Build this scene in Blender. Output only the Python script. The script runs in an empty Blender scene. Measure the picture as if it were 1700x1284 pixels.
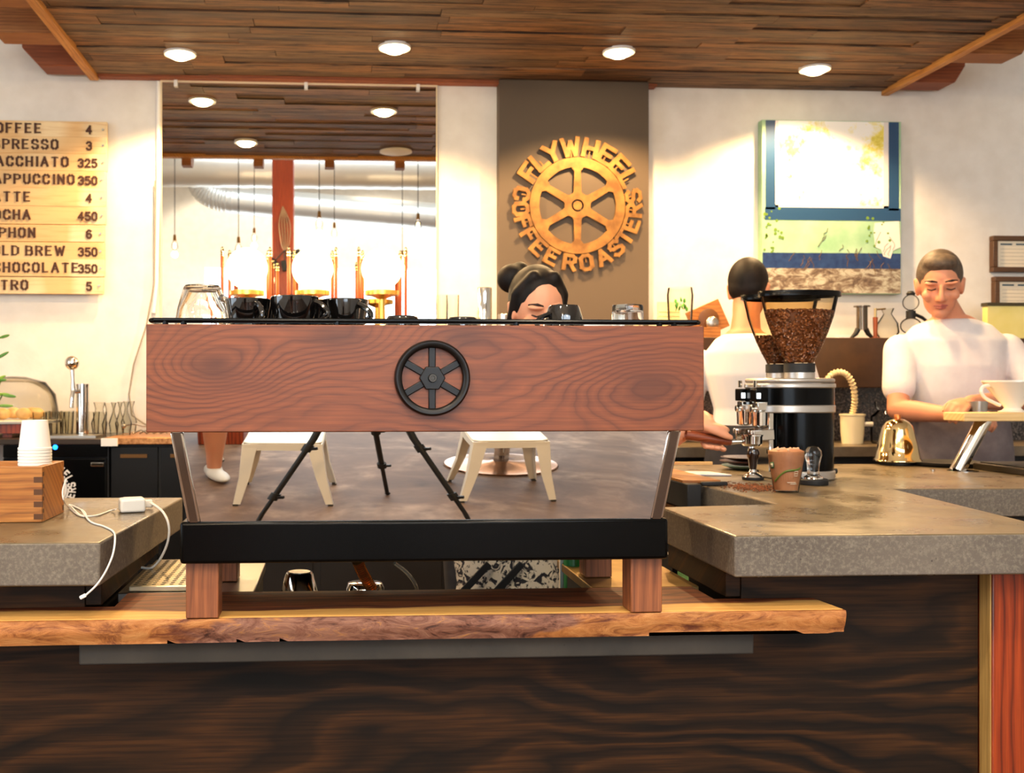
import bpy, bmesh, random
from math import *
from mathutils import Vector, Matrix
S = bpy.context.scene
COL = S.collection
RND = random.Random(11)
# ---------------------------------------------------------------- camera
YAW, CX, CY, FPX, ZC = radians(3.5), 664.0, 642.0, 1700.0, 1.25
cd = bpy.data.cameras.new('camera'); cam = bpy.data.objects.new('camera', cd); COL.objects.link(cam)
cam.location = (0, 0, ZC); cam.rotation_euler = (pi/2, 0, -YAW)
cd.sensor_width = 36; cd.lens = 36; cd.shift_x = (850-CX)/1700; cd.clip_start = .02
cd.dof.use_dof = True; cd.dof.focus_distance = 1.74; cd.dof.aperture_fstop = 9.0
S.camera = cam
# ---------------------------------------------------------------- colour management, world, lights
S.view_settings.view_transform = 'Standard'; S.view_settings.look = 'None'
S.view_settings.exposure = 0.0; S.view_settings.gamma = 1.0
S.cycles.caustics_reflective = False; S.cycles.caustics_refractive = False
S.cycles.sample_clamp_indirect = 4.0; S.cycles.transparent_max_bounces = 48
w = bpy.data.worlds.new('sky'); S.world = w; w.use_nodes = True
w.node_tree.nodes['Background'].inputs[0].default_value = (.75, .87, 1, 1)
w.node_tree.nodes['Background'].inputs[1].default_value = 1.2
WARM = (1.0, .63, .29); DAY = (.76, .88, 1.0)
def area(name, loc, rot, sx, sy, power, col):
    l = bpy.data.lights.new(name, 'AREA'); l.shape = 'RECTANGLE'; l.size = sx; l.size_y = sy
    l.energy = power; l.color = col
    o = bpy.data.objects.new(name, l); o.location = loc; o.rotation_euler = rot; COL.objects.link(o); return o
def spot(name, loc, rot, power, col, ang=100, blend=.6, r=.04):
    l = bpy.data.lights.new(name, 'SPOT'); l.energy = power; l.color = col; l.spot_size = radians(ang)
    l.spot_blend = blend; l.shadow_soft_size = r
    o = bpy.data.objects.new(name, l); o.location = loc; o.rotation_euler = rot; COL.objects.link(o); return o
def point(name, loc, power, col, r=.04):
    l = bpy.data.lights.new(name, 'POINT'); l.energy = power; l.color = col; l.shadow_soft_size = r
    o = bpy.data.objects.new(name, l); o.location = loc; COL.objects.link(o); return o
# daylight through the shop windows behind the camera and the skylight above the seating
area('window_daylight', (0.2, -5.93, 1.95), (-pi/2, 0, pi), 4.4, 2.2, 190, DAY)
area('skylight_daylight', (0.6, -3.0, 4.36), (0, 0, 0), 4.6, 2.2, 300, DAY)
area('side_window_daylight', (-3.93, 0.6, 2.0), (0, -pi/2, 0), 2.2, 2.6, 70, DAY)
# ---------------------------------------------------------------- pixel -> place
ca, sa = cos(YAW), sin(YAW)
def _ray(px, py):
    u = (px-CX)/FPX
    return u*ca+sa, -u*sa+ca, -(py-CY)/FPX
def P(px, py, Y):
    d = _ray(px, py); t = Y/d[1]
    return Vector((d[0]*t, Y, ZC+d[2]*t))
def PZ(px, py, z):
    d = _ray(px, py); t = (z-ZC)/d[2]
    return Vector((d[0]*t, d[1]*t, z))
# ---------------------------------------------------------------- mesh building
def basis(d):
    d = Vector(d).normalized()
    a = Vector((0, 0, 1)) if abs(d.z) < .9 else Vector((1, 0, 0))
    x = a.cross(d).normalized(); return x, d.cross(x), d
class MB:
    def __init__(s): s.bm = bmesh.new()
    def add(s, vs, fs, M=None):
        v = [s.bm.verts.new(M @ Vector(p) if M else Vector(p)) for p in vs]
        for f in fs:
            try: s.bm.faces.new([v[i] for i in f])
            except ValueError: pass
        return s
    def box(s, x0, x1, y0, y1, z0, z1, M=None):
        return s.add([(x0,y0,z0),(x1,y0,z0),(x1,y1,z0),(x0,y1,z0),(x0,y0,z1),(x1,y0,z1),(x1,y1,z1),(x0,y1,z1)],
            [(0,3,2,1),(4,5,6,7),(0,1,5,4),(1,2,6,5),(2,3,7,6),(3,0,4,7)], M)
    def bar(s, p0, p1, wx, wy, up=None):
        p0, p1 = Vector(p0), Vector(p1); d = p1-p0
        if up is None: x, y, z = basis(d)
        else:
            z = d.normalized(); x = Vector(up).cross(z).normalized(); y = z.cross(x)
        M = Matrix.Translation(p0) @ Matrix((x, y, z)).transposed().to_4x4()
        return s.box(-wx/2, wx/2, -wy/2, wy/2, 0, d.length, M)
    def prism(s, pts, a, b, axis='z', M=None):
        n = len(pts)
        f = {'z': lambda p, h: (p[0], p[1], h), 'y': lambda p, h: (p[0], h, p[1]), 'x': lambda p, h: (h, p[0], p[1])}[axis]
        vs = [f(p, a) for p in pts]+[f(p, b) for p in pts]
        return s.add(vs, [tuple(range(n))[::-1], tuple(range(n, 2*n))]+[(i, (i+1) % n, n+(i+1) % n, n+i) for i in range(n)], M)
    def lathe(s, prof, n=32, c=(0,0,0), d=(0,0,1), sx=1, sy=1):
        x, y, z = basis(d); c = Vector(c)
        if tuple(d) == (0,0,1): x, y = Vector((1,0,0)), Vector((0,1,0))
        vs, rows = [], []
        for r, h in prof:
            if r < 1e-6: rows.append([len(vs)]); vs.append(c+z*h)
            else:
                rows.append(list(range(len(vs), len(vs)+n)))
                for i in range(n):
                    a = 2*pi*i/n; vs.append(c+x*(r*cos(a)*sx)+y*(r*sin(a)*sy)+z*h)
        fs = []
        for a, b in zip(rows, rows[1:]):
            if len(a) == 1 and len(b) == 1: continue
            for i in range(n):
                j = (i+1) % n
                if len(a) == 1: fs.append((a[0], b[j], b[i]))
                elif len(b) == 1: fs.append((a[i], a[j], b[0]))
                else: fs.append((a[i], a[j], b[j], b[i]))
        return s.add(vs, fs)
    def cyl(s, p0, p1, r0, r1=None, n=16):
        p0, p1 = Vector(p0), Vector(p1); L = (p1-p0).length
        if r1 is None: r1 = r0
        return s.lathe([(0,0),(r0,0),(r1,L),(0,L)], n, p0, tuple((p1-p0)/L))
    def ball(s, c, r, sc=(1,1,1), n=16, m=10, M=None):
        vs, fs = [], []
        prof = [(sin(pi*i/m), -cos(pi*i/m)) for i in range(m+1)]
        k = MB(); k.lathe(prof, n)
        T = Matrix.Translation(Vector(c)) @ (M.to_4x4() if M else Matrix()) @ Matrix.Diagonal((r*sc[0], r*sc[1], r*sc[2], 1))
        idx = {v: i for i, v in enumerate(k.bm.verts)}
        return s.add([v.co.copy() for v in k.bm.verts], [[idx[v] for v in f.verts] for f in k.bm.faces], T)
    def tube(s, pts, r, n=8, closed=False, cap=True):
        pts = [Vector(p) for p in pts]; m = len(pts); rr = r if isinstance(r, (list, tuple)) else [r]*m
        vs, fs, X = [], [], None
        for i, p in enumerate(pts):
            a = pts[i-1] if (i or closed) else p; b = pts[(i+1) % m] if (i < m-1 or closed) else p
            t = (b-a).normalized()
            X = basis(t)[0] if X is None else (X-t*X.dot(t)).normalized()
            Y = t.cross(X)
            vs += [p+X*(rr[i]*cos(2*pi*k/n))+Y*(rr[i]*sin(2*pi*k/n)) for k in range(n)]
        for i in range(m if closed else m-1):
            j = (i+1) % m
            fs += [(i*n+k, i*n+(k+1) % n, j*n+(k+1) % n, j*n+k) for k in range(n)]
        if cap and not closed: fs += [tuple(range(n))[::-1], tuple(range((m-1)*n, m*n))]
        return s.add(vs, fs)
    def limb(s, chain, n=14):
        chain = [(Vector(p), r) for p, r in chain]
        for p, r in chain: s.ball(p, r, n=n, m=8)
        for (p, r), (q, t) in zip(chain, chain[1:]):
            if (q-p).length > 1e-5: s.cyl(p, q, r, t, n)
        return s
    def build(s, name, m, parent=None, bev=0, ang=35, smooth=True, seg=2, keep=False):
        bm = s.bm
        bmesh.ops.recalc_face_normals(bm, faces=bm.faces[:])
        if parent is None and not keep:
            lo = [min(v.co[i] for v in bm.verts) for i in range(3)]; hi = [max(v.co[i] for v in bm.verts) for i in range(3)]
            loc = Vector(((lo[0]+hi[0])/2, (lo[1]+hi[1])/2, lo[2]))
        else:
            loc = Vector((0, 0, 0)); q = parent
            while q: loc = loc+q.location; q = q.parent
        bm.transform(Matrix.Translation(-loc))
        me = bpy.data.meshes.new(name); bm.to_mesh(me); bm.free()
        o = bpy.data.objects.new(name, me); COL.objects.link(o)
        if m: me.materials.append(m)
        if smooth:
            for p in me.polygons: p.use_smooth = True
            me.set_sharp_from_angle(angle=radians(ang))
        if parent: o.parent = parent
        elif not keep: o.location = loc
        if bev:
            b = o.modifiers.new('bevel', 'BEVEL'); b.width = bev; b.segments = seg; b.limit_method = 'ANGLE'; b.angle_limit = radians(40)
        return o
def tag(o, label, cat, group=None, kind=None):
    o['label'] = label; o['category'] = cat
    if group: o['group'] = group
    if kind: o['kind'] = kind
    return o
def thing(name, label, cat, loc=(0,0,0), group=None):
    o = bpy.data.objects.new(name, None); COL.objects.link(o); o.location = loc; o.empty_display_size = .05
    return tag(o, label, cat, group)
def struct(name, mb, m, **k):
    o = mb.build(name, m, **k); o['kind'] = 'structure'; return o
def kids(o): return [c for c in COL.objects if c.parent == o]
def copy_tree(o, loc, label=None, rotz=None):
    c = o.copy(); COL.objects.link(c); c.location = loc
    if label: c['label'] = label
    if rotz is not None: c.rotation_euler.z = rotz
    for ch in kids(o):
        d = ch.copy(); COL.objects.link(d); d.parent = c
        for g in kids(ch):
            e = g.copy(); COL.objects.link(e); e.parent = d
    return c
def remeshed(name, mb, m, parent, voxel=.006, it=6):
    o = mb.build(name, m, parent)
    r = o.modifiers.new('r', 'REMESH'); r.mode = 'VOXEL'; r.voxel_size = voxel
    q = o.modifiers.new('s', 'SMOOTH'); q.factor = .5; q.iterations = it
    dg = bpy.context.evaluated_depsgraph_get()
    me = bpy.data.meshes.new_from_object(o.evaluated_get(dg)); o.modifiers.clear()
    old = o.data; o.data = me; bpy.data.meshes.remove(old)
    for p in me.polygons: p.use_smooth = True
    return o
# ---------------------------------------------------------------- materials
def lin(c): return tuple((x/12.92 if x <= .04045 else ((x+.055)/1.055)**2.4) for x in (v/255 for v in c))
def rgb(c): return lin(c)+(1,)
class NT:
    def __init__(s, name):
        s.m = bpy.data.materials.new(name); s.m.use_nodes = True; s.t = s.m.node_tree
        s.b = s.t.nodes['Principled BSDF']
    def n(s, t, **k):
        x = s.t.nodes.new(t)
        for a, v in k.items():
            if a.startswith('i_'): x.inputs[a[2:]].default_value = v
            else: setattr(x, a, v)
        return x
    def l(s, a, b): s.t.links.new(a, b)
    def math(s, op, a, b=None, c=None):
        x = s.t.nodes.new('ShaderNodeMath'); x.operation = op
        for i, v in enumerate((a, b, c)):
            if v is None: continue
            if isinstance(v, (int, float)): x.inputs[i].default_value = v
            else: s.l(v, x.inputs[i])
        return x.outputs[0]
    def mix(s, f, a, b, mode='MIX'):
        x = s.t.nodes.new('ShaderNodeMix'); x.data_type = 'RGBA'; x.blend_type = mode
        for i, v in ((0, f), (6, a), (7, b)):
            if isinstance(v, (int, float)): x.inputs[i].default_value = v
            elif isinstance(v, tuple): x.inputs[i].default_value = v
            else: s.l(v, x.inputs[i])
        return x.outputs[2]
    def ramp(s, f, stops):
        x = s.t.nodes.new('ShaderNodeValToRGB'); e = x.color_ramp.elements
        while len(e) < len(stops): e.new(.5)
        for el, (p, c) in zip(e, stops): el.position = p; el.color = c if len(c) == 4 else c+(1,)
        s.l(f, x.inputs[0]); return x.outputs[0]
    def coords(s, sc=(1,1,1)):
        tc = s.t.nodes.new('ShaderNodeTexCoord'); mp = s.t.nodes.new('ShaderNodeMapping')
        mp.inputs['Scale'].default_value = sc; s.l(tc.outputs['Object'], mp.inputs[0]); return mp.outputs[0]
    def noise(s, vec, scale, detail=3, rough=.55, dist=0):
        x = s.n('ShaderNodeTexNoise', i_Scale=scale, i_Detail=detail, i_Roughness=rough, i_Distortion=dist)
        s.l(vec, x.inputs['Vector']); return x.outputs['Fac']
    def bump(s, h, st=.3, d=.01):
        x = s.n('ShaderNodeBump', i_Strength=st, i_Distance=d); s.l(h, x.inputs['Height']); s.l(x.outputs[0], s.b.inputs['Normal'])
def mat(name, c, rough=.5, metal=0, trans=0, ior=1.45, coat=0, emit=None, es=0, spec=.5, alpha=1, sss=0):
    k = NT(name); b = k.b.inputs
    b['Base Color'].default_value = rgb(c); b['Roughness'].default_value = rough; b['Metallic'].default_value = metal
    b['Transmission Weight'].default_value = trans; b['IOR'].default_value = ior; b['Coat Weight'].default_value = coat
    b['Specular IOR Level'].default_value = spec
    if emit: b['Emission Color'].default_value = rgb(emit); b['Emission Strength'].default_value = es
    if sss: b['Subsurface Weight'].default_value = sss; b['Subsurface Radius'].default_value = (.02, .008, .004)
    return k.m
def vmat(name, c1, c2, scale, rough=.5, metal=0, detail=4, bump=0, sc=(1,1,1), lo=.35, hi=.65, bd=.004):
    k = NT(name); n = k.noise(k.coords(sc), scale, detail)
    col = k.ramp(n, [(lo, rgb(c1)), (hi, rgb(c2))]); k.l(col, k.b.inputs['Base Color'])
    k.b.inputs['Roughness'].default_value = rough; k.b.inputs['Metallic'].default_value = metal
    if bump: k.bump(n, bump, bd)
    return k.m
def cwood(name, cols, U='X', V='Z', freq=40, amp=2.0, ns=2.0, su=1.0, sv=3.0, knots=(), rough=.4, dirv=(0,0), line=.8, fine=.35, coat=0, big=.3, fsc=(6, 260)):
    """growth-ring figure: contour lines of v*freq + noise, swirling round knots; cols = dark line, mid, light"""
    k = NT(name); tc = k.n('ShaderNodeTexCoord'); sp = k.n('ShaderNodeSeparateXYZ'); k.l(tc.outputs['Object'], sp.inputs[0])
    o = {a: sp.outputs[a] for a in 'XYZ'}; Wn = [a for a in 'XYZ' if a not in (U, V)][0]
    u, v = o[U], k.math('MULTIPLY_ADD', o[Wn], .8, o[V])
    cb = k.n('ShaderNodeCombineXYZ'); k.l(k.math('MULTIPLY', u, su), cb.inputs[0]); k.l(k.math('MULTIPLY', v, sv), cb.inputs[1])
    n1 = k.noise(cb.outputs[0], ns, 4, .45, .3)
    val = k.math('MULTIPLY_ADD', n1, amp, k.math('MULTIPLY', v, freq))
    for ku, kv, ka, ru, rv in knots:
        du = k.math('DIVIDE', k.math('SUBTRACT', u, ku), ru); dv = k.math('DIVIDE', k.math('SUBTRACT', v, kv), rv)
        e = k.math('POWER', 2.718, k.math('MULTIPLY', k.math('ADD', k.math('MULTIPLY', du, du), k.math('MULTIPLY', dv, dv)), -1.0))
        val = k.math('MULTIPLY_ADD', e, ka, val)
    t = k.math('FRACT', val)
    f2 = k.n('ShaderNodeCombineXYZ'); k.l(k.math('MULTIPLY', u, fsc[0]), f2.inputs[0]); k.l(k.math('MULTIPLY', v, fsc[1]), f2.inputs[1]); k.l(o[Wn], f2.inputs[2])
    nf = k.noise(f2.outputs[0], 1.0, 3, .6)
    nb = k.noise(cb.outputs[0], ns*1.7, 3)
    D, Mi, L = (rgb(c) for c in cols)
    ring = k.ramp(t, [(0, D), (.10, Mi), (.45, L), (line, Mi), (.97, D)])
    big = k.math('MULTIPLY', k.ramp(k.noise(cb.outputs[0], ns*2.6, 2), [(.3, (.45,)*3), (.65, (1.25,)*3)]), big)
    base = k.mix(k.ramp(nb, [(.35, (0,0,0)), (.65, (1,1,1))]), Mi, L)
    c = k.mix(k.math('MINIMUM', big, 1.0), base, ring)
    c = k.mix(k.math('MULTIPLY', k.ramp(nf, [(.42, (1,1,1)), (.58, (0,0,0))]), fine), c, D)
    for ku, kv, ka, ru, rv in knots:
        du = k.math('DIVIDE', k.math('SUBTRACT', u, ku), ru*.38); dv = k.math('DIVIDE', k.math('SUBTRACT', v, kv), rv*.42)
        e = k.math('POWER', 2.718, k.math('MULTIPLY', k.math('ADD', k.math('MULTIPLY', du, du), k.math('MULTIPLY', dv, dv)), -1.0))
        c = k.mix(k.math('MULTIPLY', e, .65), c, D)
    k.l(c, k.b.inputs['Base Color']); k.b.inputs['Roughness'].default_value = rough; k.b.inputs['Coat Weight'].default_value = coat
    k.bump(nf, .12, .001); return k.m
def thin(name, tint=(250,250,248), edge=(244,242,238), rough=.02, k_=.12):
    k = NT(name); o = k.t.nodes['Material Output']; lw = k.n('ShaderNodeLayerWeight', i_Blend=k_); lf = k.n('ShaderNodeLayerWeight', i_Blend=.35)
    tr = k.n('ShaderNodeBsdfTransparent'); k.l(k.mix(lf.outputs['Facing'], rgb(tint), rgb(edge)), tr.inputs[0])
    gl = k.n('ShaderNodeBsdfGlossy', i_Roughness=rough); mx = k.n('ShaderNodeMixShader')
    k.l(lw.outputs['Fresnel'], mx.inputs[0]); k.l(tr.outputs[0], mx.inputs[1]); k.l(gl.outputs[0], mx.inputs[2]); k.l(mx.outputs[0], o.inputs[0])
    return k.m
def concrete(name, c1, c2, rough=.5, pits=True, sides=None):
    k = NT(name); v = k.coords(); n = k.noise(v, 7, 6, .6); n2 = k.noise(v, 60, 4, .6); n3 = k.noise(v, 2.3, 3, .5, 1.0)
    col = k.mix(k.ramp(n, [(.35, (0,0,0)), (.68, (1,1,1))]), rgb(c1), rgb(c2))
    col = k.mix(k.math('MULTIPLY', k.ramp(n3, [(.45, (0,0,0)), (.62, (1,1,1))]), .35), col, rgb(tuple(x*.6 for x in c1)))
    vo = k.n('ShaderNodeTexVoronoi', i_Scale=48.0); k.l(v, vo.inputs['Vector'])
    pit = k.ramp(vo.outputs['Distance'], [(.05, (1,1,1)), (.11, (0,0,0))]); wn = k.ramp(k.noise(v, 11, 2), [(.54, (0,0,0)), (.58, (1,1,1))])
    pm = k.math('MULTIPLY', pit, wn)
    if pits: col = k.mix(k.math('MULTIPLY', pm, .8), col, rgb((40,36,32)))
    rr = k.ramp(n, [(.3, (rough-.1,)*3), (.7, (rough+.15,)*3)])
    if sides:                               # raw cast sides, polished top
        sp = k.n('ShaderNodeSeparateXYZ'); k.l(k.n('ShaderNodeNewGeometry').outputs['True Normal'], sp.inputs[0])
        sd = k.math('LESS_THAN', k.math('ABSOLUTE', sp.outputs['Z']), .6)
        sc2 = k.mix(k.ramp(k.noise(v, 150, 4, .7), [(.46, (0,0,0)), (.72, (1,1,1))]), k.mix(k.ramp(k.noise(v, 4, 5, .6), [(.35, (0,0,0)), (.65, (1,1,1))]), rgb(sides[0]), rgb(sides[1])), rgb(sides[2]))
        sc2 = k.mix(k.math('MULTIPLY', pm, .85), sc2, rgb((36,32,28))); col = k.mix(sd, col, sc2); rr = k.math('MAXIMUM', rr, k.math('MULTIPLY', sd, .75))
    k.l(col, k.b.inputs['Base Color'])
    k.l(rr, k.b.inputs['Roughness'])
    k.bump(n2, .12, .002); return k.m
# ---------------------------------------------------------------- shared materials
M_plaster = vmat('plaster', (226,220,210), (234,229,220), 9, .85, bump=.25, bd=.01)
M_grey = mat('grey_paint', (86,72,56), .6)
M_white = mat('white_plastic', (238,236,230), .35)
M_paper = mat('white_paper', (240,236,228), .7)
M_black = mat('black_enamel', (4,4,4), .2, spec=.16)
M_blackm = mat('black_matt', (18,17,17), .55)
M_ceram = mat('black_glaze', (9,8,8), .08, coat=1)
M_steel = mat('brushed_steel', (190,186,178), .28, 1)
M_chrome = mat('chrome', (225,222,215), .06, 1)
M_mirror = mat('mirror_silver', (236,236,232), .0, 1)
M_gold = mat('gold_metal', (232,204,148), .08, 1)
M_copper = mat('copper', (198,120,66), .3, 1)
M_glass = thin('clear_glass'); M_solidglass = mat('solid_glass', (250,250,248), .02, trans=1, ior=1.45)
M_smoke = thin('tinted_hopper', (252,247,236), (232,214,182), .06, .14)
M_dark = vmat('dark_cabinet', (9,8,7), (15,12,10), 12, .55)
M_rubber = mat('rubber', (26,26,27), .6)
M_cast = mat('cast_black_iron', (15,12,11), .36, spec=.35)
M_walnut = cwood('walnut_veneer', ((64,28,12), (110,54,25), (135,72,36)), freq=40, amp=13, ns=1.4, su=1.5, sv=3.0,
                 knots=tuple((P(a, b, 1.70).x-.155, P(a, b, 1.70).z-.855-.2, c, d, e) for a, b, c, d, e in ((355,612,8.5,.11,.055),(1085,642,-9,.14,.06),(775,560,-6,.13,.05),(560,560,5,.16,.05))), rough=.45, big=.5, fine=.30)
M_walleg = cwood('walnut_leg', ((74,38,18), (136,76,42), (160,96,56)), U='Z', V='X', freq=60, amp=3, ns=3, rough=.5, big=.5)
M_oak = cwood('dark_stained_oak', ((9,7,5), (38,23,10), (70,42,18)), freq=13, amp=13, ns=1.3, su=.75, sv=2.4, rough=.6, big=.8, line=.6, fine=.5, fsc=(5, 170)); M_oak.node_tree.nodes['Principled BSDF'].inputs['Specular IOR Level'].default_value = .22
M_fir = cwood('orange_fir', ((62,17,5), (138,46,14), (168,68,24)), U='Z', V='X', freq=48, amp=5, ns=1.4, su=.8, sv=3, rough=.42, big=.75, fine=.3, coat=.2)
M_firlight = cwood('pale_fir', ((120,84,36), (176,136,70), (196,158,92)), U='Z', V='Y', freq=50, amp=2, ns=2, rough=.6, big=.4)
M_acacia = cwood('crate_acacia', ((92,48,14), (158,94,36), (192,130,62)), freq=55, amp=4, ns=2.6, su=1.2, sv=3, rough=.45, big=.5)
M_pine = cwood('pale_pine', ((190,140,80), (226,186,120), (240,208,150)), freq=60, amp=3, ns=1.5, su=1, sv=3, rough=.6, big=.4, fine=.2)
M_beam = cwood('rough_beam', ((92,50,22), (150,92,42), (178,118,60)), freq=70, amp=3, ns=3, rough=.65, big=.55)
M_trimw = cwood('trim_fir', ((120,66,22), (204,136,64), (224,164,88)), U='Y', V='X', freq=60, amp=2, ns=3, rough=.6, big=.4)
M_trimx = cwood('trim_redwood', ((80,36,14), (140,70,32), (160,86,42)), freq=60, amp=2, ns=3, rough=.6, big=.4)
M_conc = concrete('polished_concrete', (88,76,55), (114,98,73), .30, True, ((88,80,72), (106,97,87), (130,121,108)))
M_concs = concrete('rough_concrete', (46,43,39), (68,63,57), .8)
def plank_mat():
    k = NT('reclaimed_planks'); g = k.n('ShaderNodeNewGeometry'); r = g.outputs['Random Per Island']
    tc = k.n('ShaderNodeTexCoord'); cb = k.n('ShaderNodeVectorMath', operation='ADD')
    mp = k.n('ShaderNodeMapping'); mp.inputs['Scale'].default_value = (1.1, 16, 16); k.l(tc.outputs['Object'], mp.inputs[0])
    k.l(mp.outputs[0], cb.inputs[0]); sc = k.n('ShaderNodeCombineXYZ'); k.l(k.math('MULTIPLY', r, 37), sc.inputs[0]); k.l(k.math('MULTIPLY', r, 91), sc.inputs[1]); k.l(sc.outputs[0], cb.inputs[1])
    n = k.noise(cb.outputs[0], 3.4, 7, .7, .5); n2 = k.noise(cb.outputs[0], .7, 2)
    base = k.ramp(r, [(0, rgb((96,66,42))), (.25, rgb((134,94,58))), (.5, rgb((154,108,66))), (.75, rgb((112,84,58))), (1, rgb((146,114,80)))])
    c = k.mix(k.ramp(n, [(.40, (1,1,1)), (.58, (0,0,0))]), base, rgb((48,29,17)))
    c = k.mix(k.math('MULTIPLY', k.ramp(n2, [(.5, (0,0,0)), (.7, (1,1,1))]), .35), c, rgb((128,112,92)))
    k.l(c, k.b.inputs['Base Color']); k.b.inputs['Roughness'].default_value = .7; k.bump(n, .4, .004); return k.m
M_plank = plank_mat()
# ---------------------------------------------------------------- room
YW, ZL, ZH = 4.88, 2.70, 4.40            # back wall, plank ceiling, high ceiling of the seating area
XL, XR, YF = -4.0, 6.0, -6.0
floor_m = NT('stained_concrete_floor'); _v = floor_m.coords(); _n = floor_m.noise(_v, 2.2, 6, .6, .8); _n2 = floor_m.noise(_v, 9, 4)
floor_m.l(floor_m.mix(floor_m.ramp(_n2, [(.3,(0,0,0)), (.7,(1,1,1))]), floor_m.ramp(_n, [(.3, rgb((66,47,36))), (.5, rgb((118,90,71))), (.66, rgb((158,130,108)))]), rgb((96,72,56))), floor_m.b.inputs['Base Color'])
floor_m.b.inputs['Roughness'].default_value = .6; floor_m.b.inputs['Specular IOR Level'].default_value = .3
struct('floor', MB().box(XL, XR, YF, YW+.2, -.1, 0), floor_m.m)
struct('wall_back', MB().box(XL, XR, YW, YW+.2, 0, ZH), M_plaster)
def wall_with_hole(name, axis, at0, at1, a0, a1, holes):
    mb = MB()
    def bx(u0, u1, z0, z1):
        mb.box(*((u0, u1, at0, at1) if axis == 'y' else (at0, at1, u0, u1)), z0, z1)
    u = a0
    for h0, h1, z0, z1 in holes:
        bx(u, h0, 0, ZH); bx(h0, h1, 0, z0); bx(h0, h1, z1, ZH); u = h1
    bx(u, a1, 0, ZH)
    return struct(name, mb, M_plaster)
wall_with_hole('wall_front', 'y', YF-.2, YF, XL, XR, [(-2.0, 2.4, .85, 3.05)])
wall_with_hole('wall_left', 'x', XL-.2, XL, YF, YW, [(-.7, 1.9, .9, 3.1)])
struct('wall_right', MB().box(XR, XR+.2, YF, YW, 0, ZH), M_plaster)
hc = MB()                                   # high ceiling round the skylight opening
hc.box(XL, -1.8, YF, YW, ZH, ZH+.1); hc.box(3.0, XR, YF, YW, ZH, ZH+.1); hc.box(-1.8, 3.0, YF, -4.2, ZH, ZH+.1); hc.box(-1.8, 3.0, -1.8, YW, ZH, ZH+.1)
struct('ceiling', hc, M_plaster)
M_frame = mat('dark_window_frame', (46,44,42), .4)
M_blueframe = mat('blue_window_frame', (70,96,150), .4)
def window(name, axis, at, a0, a1, z0, z1, nx, nz, m):
    mb = MB(); d = .05
    def bx(u0, u1, q0, q1):
        mb.box(*((u0, u1, at-d, at+d) if axis == 'y' else (at-d, at+d, u0, u1)), q0, q1)
    t = .035
    for i in range(nx+1):
        u = a0+(a1-a0)*i/nx; bx(max(a0, u-t), min(a1, u+t), z0, z1)
    for i in range(nz+1):
        z = z0+(z1-z0)*i/nz; bx(a0, a1, max(z0, z-t), min(z1, z+t))
    o = struct(name, mb, m)
    g = MB(); g.box(*((a0+.01, a1-.01, at-.004, at+.004) if axis == 'y' else (at-.004, at+.004, a0+.01, a1-.01)), z0+.01, z1-.01)
    g.build('pane', M_glass, o); return o
window('window_1', 'y', YF-.1, -2.0, 2.4, .85, 3.05, 3, 2, M_blueframe)
window('window_2', 'x', XL-.1, -.7, 1.9, .9, 3.1, 2, 2, M_frame)
sk = MB()
for i in range(4): sk.box(-1.8+i*1.6-.02*(i > 0), -1.8+i*1.6+.02*(i < 3), -4.2, -1.8, ZH+.02, ZH+.08)
sko = struct('window_3', sk, M_white); MB().box(-1.79, 2.99, -4.19, -1.81, ZH+.05, ZH+.06).build('pane', M_glass, sko)
# plank ceiling over the bar
XCL, XCR, YC0, YC1 = -1.14, 2.69, 3.26, YW-.005
pk = MB(); y = YC0; row = 0
while y < YC1-.02:
    hgt = min(RND.choice((.055, .07, .085, .10)), YC1-y); x = XCL-RND.uniform(0, 1.2)
    while x < XCR:
        L = RND.uniform(.5, 1.5); x1 = min(x+L, XCR); x0 = max(x, XCL)
        if x1-x0 > .03:
            dz = RND.choice((0, 0, .004, .007)); pk.box(x0+.001, x1-.001, y+.001, y+hgt-.002, ZL+dz, ZL+.03)
        x += L
    y += hgt
pc = struct('ceiling', pk, M_plank)
struct('ceiling', MB().box(XCL+.01, XCR-.01, YC0+.01, YC1-.01, ZL+.03, ZL+.06), M_blackm)
struct('trim_1', MB().box(XCL-.012, XCL+.028, YC0-.03, YC1-.02, ZL-.022, ZL+.045), M_trimw, bev=.003)
struct('trim_2', MB().box(XCR-.024, XCR+.012, YC0-.03, YC1, ZL-.022, ZL+.045), M_trimw, bev=.003)
struct('trim_3', MB().box(XCL+.03, XCR-.03, YC0-.05, YC0, ZL-.015, ZL+.06), M_trimw, bev=.003)
struct('trim_4', MB().box(XCL+.03, 1.53, YW-.06, YW-.004, ZL-.012, ZL+.012), M_trimx, bev=.003)
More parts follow.
